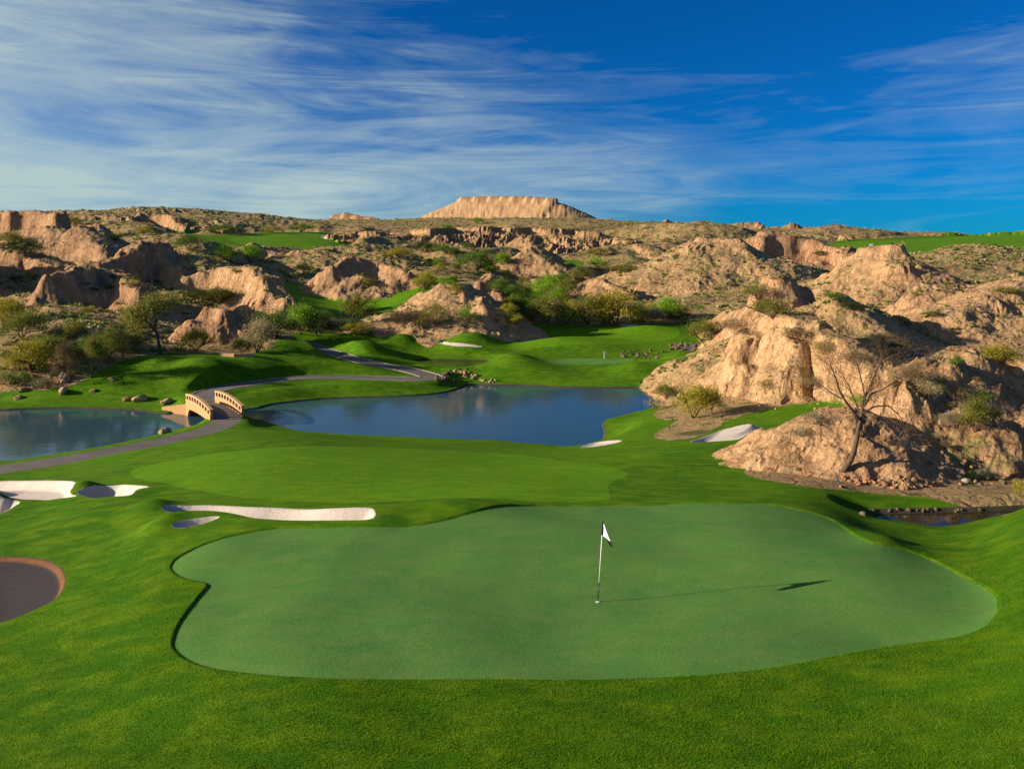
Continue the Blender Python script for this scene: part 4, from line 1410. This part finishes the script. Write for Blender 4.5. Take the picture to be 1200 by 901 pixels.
def shrub_mesh(kind, colour, var, fine):
    key = (kind, colour, var, fine)
    if key in _cache:
        return _cache[key]
    sd = {'bush': 10, 'wispy': 30, 'brush': 50}[kind] + var
    n = {0: 380, 1: 1500, 2: 5200}[fine]
    size = {0: .085, 1: .052, 2: .032}[fine]
    g = random.Random(sd)
    if kind == 'bush':
        pts = crown_points(n, sd, .55, 24, .14, .18) + np.array([0, 0, .36])
        segs = [s for k in range(4) for s in grow(sd + k, (0, 0, 0), (g.gauss(0, .4), g.gauss(0, .4), 1), .28, .018, 1, 3)[0]]
    elif kind == 'wispy':
        pts = crown_points(n, sd, .52, 40, .14, .50, .2) + np.array([0, 0, .48])
        segs = [s for k in range(3) for s in grow(sd + k, (0, 0, 0), (g.gauss(0, .35), g.gauss(0, .35), 1), .38, .022, 2, 3, .3)[0]]
    else:
        pts = crown_points(n // 2, sd, .5, 26, .15, .1, .2) + np.array([0, 0, .40])
        segs = [s for k in range(9) for s in grow(sd + k, (0, 0, 0), (g.gauss(0, .6), g.gauss(0, .6), 1), .42, .010, 2, 3, .3)[0]]
    pts[:, 2] = np.maximum(pts[:, 2], .02)
    V1, Q1 = leaves(pts, size, sd, .55)
    V2, Q2 = tubes(segs, 3)
    V = np.concatenate([V1, V2])
    Q = np.concatenate([Q1, Q2 + len(V1)])
    mi = np.concatenate([np.zeros(len(Q1)), np.ones(len(Q2))])
    me = make_mesh(kind + '_shrub', V, quads=Q, mats=['leaf_' + colour, 'bark' if kind != 'brush' else 'pale_twig'], mat_index=mi, smooth=False)
    _cache[key] = me
    return me


def tree_meshes(colour, var):
    key = ('tree', colour, var)
    if key in _cache:
        return _cache[key]
    g = random.Random(80 + var)
    segs, tips = grow(200 + var, (0, 0, -.02), (g.gauss(0, .25), g.gauss(0, .15), 1), .30, .026, 4, 3, .28, .02, .75)
    sc_ = .95 / max(tips[:, 2].max(), .1)
    wx_ = .5 / max(np.abs(tips[:, :2]).max(), .1)
    S = np.array([wx_, wx_, sc_])
    segs = [(a * S, b * S, r0, r1) for a, b, r0, r1 in segs]
    tips = tips * S
    tips = tips[tips[:, 2] > .22]
    gg = np.random.default_rng(var)
    pts = tips[gg.integers(0, len(tips), 6500)] + gg.normal(size=(6500, 3)) * np.array([.065, .065, .06])
    V, Q = tubes(segs, 5)
    tr = make_mesh('trunk', V, quads=Q, mat='bark')
    V, Q = leaves(pts, .024, var, .5)
    cr = make_mesh('crown', V, quads=Q, mat='leaf_' + colour, smooth=False)
    _cache[key] = (tr, cr)
    return tr, cr


# photo pixel of the base, width and height in pixels, kind, colour, label, group
PL = [
    (188, 414, 92, 76, 'tree', 'olive', 'tall leaning olive green tree in front of the dark cliff', 3),
    (38, 436, 60, 50, 'wispy', 'yellow', 'broad yellowish bush on the scrub bank above the small pond', None),
    (28, 398, 62, 46, 'wispy', 'olive', 'olive bush on the hillside above the yellowish bush', None),
    (6, 382, 46, 42, 'wispy', 'yellow', 'yellow green bush cut by the picture edge', None),
    (82, 448, 36, 48, 'tree', 'brown', 'thin brownish tree with bare stems on the scrub bank', 1),
    (107, 442, 40, 56, 'tree', 'olive', 'slim olive tree standing second from the leaning tree', 2),
    (127, 427, 42, 44, 'tree', 'olive', 'small olive tree touching the leaning tree', 0),
    (144, 420, 26, 42, 'tree', 'dark', 'narrow dark tree just before the leaning tree', 1),
    (156, 410, 34, 26, 'bush', 'dark', 'dark low bush under the leaning tree', None),
    (62, 420, 44, 34, 'wispy', 'olive', 'olive bush between the brownish tree and the hillside', None),
    (97, 418, 40, 30, 'bush', 'green', 'green bush behind the slim olive tree', None),
    (229, 411, 42, 34, 'wispy', 'yellow', 'yellow olive bush at the foot of the red boulder mound', None),
    (301, 413, 44, 52, 'wispy', 'dry', 'pale olive bush on the grass edge beside the red boulder mound', None),
    (284, 414, 30, 24, 'bush', 'olive', 'low olive bush by the low stone wall', None),
    (324, 396, 62, 40, 'bush', 'green', 'wide green thicket behind the pale olive bush', None),
    (352, 392, 44, 44, 'bush', 'bright', 'bright green bush beside the wide thicket', None),
    (372, 394, 46, 38, 'bush', 'dark', 'dark rounded bush behind the path', None),
    (410, 388, 66, 48, 'tree', 'olive', 'olive brown feathery tree before the upper fairway', 2),
    (391, 391, 30, 22, 'bush', 'grey', 'grey green bush under the feathery tree', None),
    (417, 392, 36, 18, 'bush', 'yellow', 'low yellow bush under the feathery tree', None),
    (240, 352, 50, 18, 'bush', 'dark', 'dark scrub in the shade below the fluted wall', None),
    (255, 356, 40, 26, 'wispy', 'olive', 'olive scrub against the base of the fluted wall', None),
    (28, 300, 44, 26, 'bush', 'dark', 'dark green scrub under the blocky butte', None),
    (15, 286, 30, 18, 'bush', 'olive', 'olive scrub at the picture edge under the blocky butte', None),
    (85, 264, 26, 12, 'bush', 'olive', 'olive scrub on the ledge by the blocky butte', None),
    (135, 282, 26, 14, 'bush', 'olive', 'olive bush beside the pointed cone', None),
    (168, 276, 16, 15, 'bush', 'yellow', 'small yellow green tree below the gullied face', None),
    (222, 293, 36, 22, 'bush', 'green', 'green bush beside the highest fairway', None),
    (262, 274, 46, 14, 'bush', 'green', 'long green thicket at the edge of the highest fairway', None),
    (267, 307, 30, 26, 'bush', 'bright', 'bright green tree above the fluted wall', None),
    (293, 308, 32, 26, 'bush', 'bright', 'second bright green tree above the fluted wall, nearer the upper bunker', None),
    (222, 317, 18, 10, 'bush', 'grey', 'grey green bush on top of the fluted wall', None),
    (352, 272, 34, 12, 'bush', 'green', 'green thicket behind the highest fairway', None),
    (320, 273, 24, 10, 'bush', 'yellow', 'yellow bush at the back of the highest fairway', None),
    (356, 322, 22, 20, 'wispy', 'olive', 'thin olive shrub on the upper fairway edge', None),
    (433, 336, 24, 14, 'wispy', 'olive', 'olive shrub at the foot of the rocky ridge', None),
    (468, 302, 36, 14, 'bush', 'yellow', 'yellow green thicket below the escarpment', None),
    (497, 296, 34, 18, 'bush', 'dark', 'dark bush on the low tan mounds', None),
    (524, 298, 34, 14, 'bush', 'green', 'green bush on the low tan mounds', None),
    (547, 292, 22, 10, 'bush', 'green', 'small green bush under the escarpment', None),
    (498, 340, 30, 30, 'bush', 'yellow', 'yellow green bush at the end of the rocky ridge', None),
    (523, 338, 26, 18, 'bush', 'bright', 'bright green bush between the rocky ridge and the pale mound', None),
    (557, 319, 54, 30, 'bush', 'green', 'broad green tree clump behind the pale mound', None),
    (573, 320, 28, 16, 'bush', 'bright', 'bright bush beside the broad green clump', None),
    (549, 378, 24, 22, 'bush', 'bright', 'bright yellow green bush on the face of the long pale mound', None),
    (474, 384, 46, 30, 'brush', 'brown', 'dark brown brush on the low end of the pale mound', None),
    (514, 380, 38, 32, 'brush', 'olive', 'grey olive brush on the face of the pale mound', None),
    (496, 385, 26, 22, 'brush', 'olive', 'olive brush at the foot of the pale mound', None),
    (586, 346, 30, 24, 'bush', 'green', 'green bush behind the red rock cap', None),
    (601, 353, 28, 22, 'bush', 'bright', 'bright bush beside the red rock cap', None),
    (606, 366, 34, 30, 'bush', 'green', 'green bush at the dark end of the pale mound', None),
    (616, 336, 24, 14, 'bush', 'olive', 'olive bush below the round mound', None),
    (640, 347, 40, 34, 'bush', 'bright', 'bright green tree in the hollow below the round mound', None),
    (622, 376, 30, 22, 'bush', 'olive', 'olive bush first in the row along the far fairway', None),
    (641, 379, 46, 42, 'wispy', 'olive', 'large olive bush in the row along the far fairway', None),
    (662, 380, 34, 32, 'bush', 'green', 'green bush in the row along the far fairway', None),
    (690, 381, 48, 50, 'wispy', 'olive', 'tall olive tree in front of the fluted mound', None),
    (722, 381, 56, 54, 'wispy', 'yellow', 'tallest yellow olive tree of the far fairway row', None),
    (748, 378, 24, 26, 'bush', 'olive', 'olive bush between the tallest tree and the grey bush', None),
    (765, 378, 34, 22, 'bush', 'grey', 'rounded grey bush at the end of the row', None),
    (784, 374, 34, 32, 'bush', 'bright', 'bright green bush below the striped ridge', None),
    (800, 371, 24, 16, 'bush', 'olive', 'small olive bush below the striped ridge', None),
    (702, 316, 28, 18, 'bush', 'bright', 'bright bush in the wash above the fluted mound', None),
    (681, 330, 30, 22, 'bush', 'olive', 'olive bush above the fluted mound', None),
    (730, 318, 34, 10, 'bush', 'olive', 'flat olive thicket in the wash', None),
    (825, 402, 40, 38, 'wispy', 'olive', 'olive green tree against the pale ridge by the far path', None),
    (906, 373, 56, 30, 'wispy', 'olive', 'olive bush on top of the cliff faced outcrop', None),
    (862, 392, 30, 26, 'brush', 'brown', 'brown brush on the flank of the pale ridge', None),
    (886, 350, 40, 20, 'brush', 'olive', 'olive brush below the crest of the pale ridge', None),
    (812, 490, 52, 52, 'wispy', 'yellow', 'tall yellow green bush beside the pond', None),
    (834, 484, 26, 40, 'wispy', 'yellow', 'slim yellow green bush behind the tall pond bush', None),
    (781, 468, 30, 24, 'wispy', 'olive', 'olive bush leaning over the pond', None),
    (768, 481, 26, 20, 'brush', 'grey', 'grey twiggy bush at the waterline', None),
    (976, 352, 26, 14, 'bush', 'green', 'green bush on the crest of the sharp ridge', None),
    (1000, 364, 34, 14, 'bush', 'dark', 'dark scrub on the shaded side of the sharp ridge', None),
    (935, 402, 40, 26, 'brush', 'brown', 'brown brush on the crown of the cliff faced outcrop', None),
    (965, 415, 30, 20, 'brush', 'olive', 'olive brush behind the bare tree', None),
    (940, 512, 24, 14, 'brush', 'grey', 'grey brush on the low end of the tan mound', None),
    (955, 497, 26, 18, 'brush', 'grey', 'pale grey brush on the crest of the tan mound', None),
    (1006, 477, 22, 20, 'bush', 'bright', 'small bright bush behind the bare tree trunk', None),
    (1120, 432, 20, 20, 'bush', 'green', 'green bush on the upper shaded slope', None),
    (1142, 506, 36, 54, 'wispy', 'olive', 'tall olive bush on the shaded slope', None),
    (1162, 497, 26, 26, 'bush', 'green', 'green bush beside the tall olive bush', None),
    (1154, 470, 26, 16, 'bush', 'green', 'small green bush above the tall olive bush', None),
    (1172, 425, 50, 26, 'wispy', 'yellow', 'yellow bush on the crest of the shaded slope', None),
    (1086, 466, 36, 26, 'brush', 'dry', 'dry straw brush on the shaded slope', None),
    (1070, 450, 40, 26, 'brush', 'brown', 'brown brush at the top of the gully', None),
    (1110, 500, 30, 22, 'brush', 'grey', 'grey brush in the gully of the shaded slope', None),
    (1196, 582, 18, 24, 'bush', 'yellow', 'yellow bush at the picture edge above the creek', None),
    (1152, 560, 22, 12, 'bush', 'grey', 'pale low bush at the foot of the shaded slope', None),
    (1140, 561, 12, 13, 'brush', 'green', 'small spiky green plant at the foot of the shaded slope', None),
    (1004, 428, 44, 20, 'brush', 'brown', 'brown brush behind the crown of the bare tree', None),
    (1050, 414, 50, 24, 'brush', 'brown', 'brown brush at the foot of the sharp ridge', None),
    (898, 462, 22, 26, 'brush', 'olive', 'olive brush at the foot of the cliff face', None),
    (945, 455, 30, 20, 'brush', 'dry', 'dry brush between the cliff face and the grass strip', None),
    (24, 452, 36, 18, 'brush', 'green', 'green reeds at the head of the small pond', None),
    (48, 455, 26, 14, 'brush', 'dry', 'dry reeds at the head of the small pond', None),
    (3, 450, 30, 20, 'brush', 'green', 'green reeds cut by the picture edge', None),
    (700, 300, 30, 12, 'bush', 'olive', 'olive scrub in the shade of the escarpment', None),
    (560, 262, 20, 8, 'bush', 'bright', 'small bright bush on the plateau below the mesa', None),
    (523, 268, 20, 7, 'bush', 'bright', 'small bright bush on the plateau edge', None),
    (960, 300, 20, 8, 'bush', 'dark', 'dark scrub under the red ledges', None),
    (1092, 372, 26, 10, 'bush', 'olive', 'olive scrub in the hollow beside the small pyramid', None),
    (1180, 345, 30, 12, 'bush', 'olive', 'olive scrub on the broad fluted slope', None),
]
gp = ground([(p[0], p[1]) for p in PL])
for i, (p, q) in enumerate(zip(PL, gp)):
    px, py, wp, hp, kind, colr, lab, var = p
    x, y, z = q
    w, h = wp * y / F, hp * y / F
    rz = random.uniform(0, 6.28)
    if kind == 'tree':
        o = empty('tree', (x, y, z), 0)
        tr, cr = tree_meshes(colr, var)
        t = link('trunk', tr, o)
        c = link('crown', cr, o)
        o.scale = (w, w, h)
        tag(o, lab, 'tree')
    else:
        o = link('shrub', shrub_mesh(kind, colr, i % 3, 2 if max(wp, hp) > 28 else 1), None, (x, y, z - .03 * h))
        o.scale = (w * 1.05, w * 1.05, h * 1.02)
        o.rotation_euler = (0, 0, rz)
        tag(o, lab, 'shrub')


def ground_info(x, y):
    """height, steepness and whether bare desert"""
    e = np.clip(y * .004, .15, 2)
    z, win, z0, _ = final_z(x, y)
    zx = final_z(x + e, y)[0]
    zy = final_z(x, y + e)[0]
    nz_ = 1 / np.sqrt(1 + ((zx - z) / e) ** 2 + ((zy - z) / e) ** 2)
    m = sdf(ROUGH_NEAR, x, y, 4.0) > 1.0
    for p in ROUGH_UP:
        m &= sdf(p, x, y, 4.0) > 1.0
    hill = (win >= 0) & (z - z0 > .05)
    for p, dd in ((POND, 1.5), (CREEK, 1.0), (POOL, 1.0)):
        m &= sdf(p, x, y, 3.0) > dd
    return z, nz_, (m | hill), win


# groups of small shrubs on each hillside
ZONES = [((860, 380, 985, 450), 8, 'small shrub on the cliff faced outcrop', ('olive', 'brown', 'dry'), 4, 11),
         ((935, 345, 1080, 410), 9, 'small shrub on the sharp crested ridge', ('olive', 'green', 'yellow'), 4, 11),
         ((1040, 425, 1200, 540), 18, 'small shrub on the shaded gullied slope', ('olive', 'green', 'grey', 'brown'), 5, 14),
         ((840, 325, 930, 385), 6, 'small shrub on the pale rounded ridge', ('olive', 'brown', 'dry'), 4, 10),
         ((730, 285, 880, 360), 8, 'small shrub on the large striped ridge', ('olive', 'dry', 'yellow'), 3, 9),
         ((1085, 330, 1200, 400), 8, 'small shrub on the broad fluted slope', ('olive', 'green'), 3, 8),
         ((0, 320, 185, 440), 26, 'small shrub on the scrub slope above the small pond', ('olive', 'yellow', 'dry', 'dark', 'green'), 6, 22),
         ((100, 270, 340, 345), 15, 'small shrub among the cliffs behind the leaning tree', ('olive', 'yellow', 'green', 'dark'), 4, 12),
         ((430, 335, 610, 388), 7, 'small shrub on the long pale mound', ('olive', 'dry', 'brown'), 4, 10),
         ((480, 285, 740, 345), 12, 'small shrub in the washes below the escarpment', ('olive', 'bright', 'green', 'yellow'), 4, 12),
         ((596, 335, 668, 381), 20, 'bright green bush in the thicket between the pale mound and the fluted mound', ('bright', 'green', 'olive', 'yellow'), 14, 30),
         ((625, 366, 800, 380), 16, 'bush filling the row along the far fairway', ('olive', 'green', 'yellow', 'dark'), 14, 26),
         ((490, 300, 600, 345), 12, 'bush in the hollow behind the long pale mound', ('bright', 'green', 'yellow', 'olive'), 9, 20),
         ((320, 380, 430, 393), 9, 'bush in the thicket below the upper fairway', ('green', 'dark', 'olive'), 14, 28),
         ((0, 395, 150, 440), 10, 'bush in the scrub by the leaning tree', ('yellow', 'olive', 'green'), 18, 34),
         ((865, 500, 1000, 570), 4, 'small shrub on the tan mound', ('grey', 'dry'), 3, 8)]
for (x0, y0, x1, y1), n, lab, cols_, s0, s1 in ZONES:
    pix = [(R(x0, x1), R(y0, y1)) for _ in range(n * 3)]
    g3 = ground(pix)
    z_, nz_, des, _ = ground_info(g3[:, 0], g3[:, 1])
    ok = np.nonzero(des & (nz_ > .55))[0][:n]
    for k in ok:
        x, y, z = g3[k]
        w = R(s0, s1) * y / F
        o = link('shrub', shrub_mesh(random.choice(('bush', 'bush', 'wispy' if s0 > 8 else 'brush')), random.choice(cols_), random.randrange(3), 2 if s0 > 8 else 1), None, (x, y, z - .05 * w))
        o.scale = (w, w, w * R(.5, .85) * (1.25 if s0 > 8 else 1))
        o.rotation_euler = (0, 0, R(0, 6.28))
        tag(o, lab, 'shrub', lab.replace('small shrub', 'small shrubs').replace('bush ', 'bushes '))

# ------------------------------------------------------------------ bare tree on the tan mound
tb = ground([(988, 555)])[0]
TY = tb[1] + .2


def tp(px, py, dy=0.0):
    return np.array([(px - 988) * TY / F, dy, -(py - 555) * TY / F])


bt = tag(empty('bare_tree', (tb[0], TY, tb[2])), 'bare branched tree leaning on the tan dirt mound', 'tree')
limbs = [([(986, 559), (994, 548), (999, 540), (1003, 529), (1005.5, 518), (1007, 508), (1010, 494)], .17, .095),
         ([(1010, 494), (1003, 486.5), (989, 469), (980, 455), (976, 444), (968, 428)], .075, .03),
         ([(1010, 494), (1013, 484), (1015, 472), (1021, 462), (1027, 450), (1034, 436), (1040, 425)], .085, .028),
         ([(1011, 490), (1008, 474), (1005, 458), (1000, 444)], .05, .02),
         ([(1014, 478), (1020, 462), (1031, 456), (1044, 444), (1055, 432)], .055, .02),
         ([(1012, 486), (1028, 478), (1044, 477), (1058, 488), (1068, 503)], .045, .015),
         ([(1016, 470), (1017, 450), (1016, 430), (1012, 414)], .045, .016),
         ([(989, 469), (978, 462), (966, 452), (955, 446)], .035, .014)]
segs, twigs = [], []
rr = random.Random(5)
dys = [0, -.5, .3, .7, -.6, .2, .9, .6]
for li, (pts, r0, r1) in enumerate(limbs):
    n = len(pts)
    prev = None
    for i, (px, py) in enumerate(pts):
        t = i / (n - 1)
        p = tp(px, py, dys[li] * t * 1.6 if li else 0)
        if prev is not None:
            segs.append((prev[0], p, prev[1], r0 + (r1 - r0) * t))
            if li and i >= 1:
                for _ in range(4 if i > 1 else 1):
                    q = prev[0] + (p - prev[0]) * rr.random()
                    d = (p - prev[0]) / np.linalg.norm(p - prev[0])
                    twigs.append((q, d + np.array([rr.gauss(0, .65), rr.gauss(0, .65), rr.gauss(.05, .5)])))
        prev = (p, r0 + (r1 - r0) * t)
    if li:
        for _ in range(5):
            twigs.append((prev[0], d + np.array([rr.gauss(0, .5), rr.gauss(0, .5), rr.gauss(.05, .4)])))
V, Q = tubes(segs, 8)
link('trunk', make_mesh('trunk', V, quads=Q, mat='bark'), bt)
tw_, tips = [], []
for k, (q, d) in enumerate(twigs):
    s, t = grow(900 + k, q, d, rr.uniform(.6, 1.15), .012, 3, 3 - (k % 3 == 0), .35, .07, .6)
    tw_ += s
    tips.append(t)
V, Q = tubes([(a, b, max(r0, .0035), max(r1, .003)) for a, b, r0, r1 in tw_], 3)
link('branches', make_mesh('branches', V, quads=Q, mat='pale_twig'), bt)
tips = np.concatenate(tips)
gg = np.random.default_rng(3)
pts = tips[gg.integers(0, len(tips), 2200)] + gg.normal(size=(2200, 3)) * .06
V, Q = leaves(pts, .05, 5, .3)
link('crown', make_mesh('crown', V, quads=Q, mat='leaf_brown', smooth=False), bt)

# ------------------------------------------------------------------ blades of the nearest rough grass
g = np.random.default_rng(77)
n = 420000
yy = 13.6 + 12.5 * g.uniform(size=n) ** 1.7
xx = (g.uniform(-60, 1260, n) - 600) * yy / F
k = sdf(GREEN, xx, yy, 2.0) > .06
for lab, p, dep, kind in BUNK:
    k &= sdf(p, xx, yy, 2.0) > .05
xx, yy = xx[k], yy[k]
zz = final_z(xx, yy)[0]
m = len(xx)
tuft = .5 + .5 * fbm(xx / .35, yy / .35, 3, 66)
hgt = g.uniform(.018, .045, m) * (.55 + .8 * np.clip(tuft, 0, 1))
an = g.uniform(0, 6.283, m)
wd = g.uniform(.004, .007, m)
lx, ly = g.normal(0, .35, m) * hgt + .3 * hgt, g.normal(0, .45, m) * hgt
c0 = np.stack([xx, yy, zz - .004], 1)
o_ = np.stack([np.cos(an) * wd, np.sin(an) * wd, np.zeros(m)], 1)
V = np.stack([c0 - o_, c0 + o_, c0 + np.stack([lx, ly, hgt], 1)], 1).reshape(-1, 3)
me = make_mesh('grass_blades', V, tris=np.arange(3 * m).reshape(-1, 3), mats=['leaf_blade', 'leaf_blade_pale'], mat_index=(g.uniform(size=m) < .18 + .3 * (tuft > .75)).astype(int), smooth=False)
tag(link('grass_blades', me), 'short blades of the nearest rough grass', 'grass', kind='stuff')

# ------------------------------------------------------------------ uncountable low scrub on the hills and plateau
g = np.random.default_rng(21)
n = 60000
ppx = g.uniform(-120, 1320, n)
yy = np.exp(g.uniform(math.log(98), math.log(1400), n))
xx = (ppx - 600) * yy / F
z_, nz_, des, win_ = ground_info(xx, yy)
sc_ = np.array([h[8] for h in HILLS] + [.85])[win_]
dens = sstep(-.5, .35, fbm(100 * xx / yy / 6, 100 * np.log(yy) / 6, 3, 33))
keep = des & (nz_ > .70) & (g.uniform(size=n) < dens * np.clip(sc_ * 1.1, .05, 1) * np.clip(yy / 160, .35, 1))
xx, yy, z_ = xx[keep], yy[keep], z_[keep]
m = len(xx)
K = 12
size = g.uniform(.22, .60, m) * (1 + yy / 420)
c = np.repeat(np.stack([xx, yy, z_], 1), K, 0)
off = g.normal(size=(m * K, 3)) * np.array([.42, .42, .28])
off[:, 2] = np.abs(off[:, 2])
s_ = np.repeat(size, K)[:, None]
V, Q = leaves(c + off * s_, np.repeat(size, K) * .75, 9, .7, .5)
half = (np.repeat(g.uniform(size=m), K) * 3).astype(int)
me = make_mesh('desert_scrub', V, quads=Q, mats=['leaf_scrub', 'leaf_dry', 'leaf_green'], mat_index=half, smooth=False)
tag(link('desert_scrub', me), 'low scattered scrub dotting the desert hills and plateau', 'scrub', kind='stuff')


# ------------------------------------------------------------------ light, sky, camera
EL = math.radians(16.6)
AZ = math.radians(7.5)                       # the sun stands to the left and a little behind the camera
to_sun = np.array([-math.cos(EL) * math.cos(AZ), -math.cos(EL) * math.sin(AZ), math.sin(EL)])
from mathutils import Vector
sun = bpy.data.lights.new('sun', 'SUN')
sun.energy = 5.0
sun.angle = math.radians(.5)
sun.color = (1.0, .86, .68)
so = bpy.data.objects.new('sun', sun)
C.objects.link(so)
so.rotation_euler = Vector(to_sun).to_track_quat('Z', 'Y').to_euler()
so.location = (-60, -20, 60)

w = bpy.data.worlds.new('World')
bpy.context.scene.world = w
w.use_nodes = True
nt = w.node_tree
bg = nt.nodes['Background']
sky = N(nt, 'ShaderNodeTexSky', sky_type='NISHITA', sun_disc=False, sun_elevation=EL, sun_rotation=math.atan2(to_sun[0], to_sun[1]),
        altitude=900, air_density=1.0, dust_density=.3, ozone_density=3.0)
tc = N(nt, 'ShaderNodeTexCoord').outputs['Generated']
sep = N(nt, 'ShaderNodeSeparateXYZ')
nt.links.new(tc, sep.inputs[0])
deep = mix(nt, 1.0, sky.outputs[0], (.012, .40, .86), 'MULTIPLY')
# thin high cloud: streaks drawn out along the wind, thicker towards the sun
n1 = noise(nt, tc, 1.7, 6, .55, (1.0, 1.0, 4.2), dist=.8, rot=(0, .17, .3))
n2 = noise(nt, tc, 1.0, 3, .5, (1.0, 1.0, 3.0), dist=.5, rot=(0, .14, 1.1))
n3 = noise(nt, tc, 2.6, 10, .64, (1.0, .8, 9.0), dist=2.2, rot=(0, -.16, .2))
west = math_(nt, 'MAXIMUM', math_(nt, 'MULTIPLY', sep.outputs['X'], -1.0), -.24)
low = math_(nt, 'MULTIPLY', sep.outputs['Z'], -.55)
cv_ = math_(nt, 'ADD', math_(nt, 'ADD', math_(nt, 'MULTIPLY', n1, 1.45), math_(nt, 'MULTIPLY', n2, 1.05)), math_(nt, 'ADD', math_(nt, 'ADD', west, low), math_(nt, 'MULTIPLY', n3, 1.05)))
cl = ramp(nt, math_(nt, 'MULTIPLY', cv_, .4), [(.575, 0), (.68, .12), (.84, .54), (.95, .86)])
veil = mix(nt, cl, deep, (4.3, 5.3, 5.0))
nt.links.new(veil, bg.inputs['Color'])
bg.inputs['Strength'].default_value = .06

cam = bpy.data.cameras.new('camera')
cam.sensor_width = 36
cam.lens = 36 * F / 1200
cam.shift_y = -(450.5 - YH) / 1200
cam.clip_start = .5
cam.clip_end = 20000
co = bpy.data.objects.new('camera', cam)
C.objects.link(co)
co.location = (0, 0, CZ)
co.rotation_euler = (math.radians(90), 0, 0)
sc = bpy.context.scene
sc.camera = co
sc.view_settings.view_transform = 'Standard'
sc.view_settings.look = 'None'
sc.view_settings.exposure = 1.0
sc.view_settings.gamma = 1
sc.view_settings.use_curve_mapping = False
sc.render.engine = 'CYCLES'
sc.cycles.max_bounces = 6
sc.cycles.diffuse_bounces = 2
sc.cycles.glossy_bounces = 3
sc.cycles.transmission_bounces = 3
sc.cycles.use_denoising = True
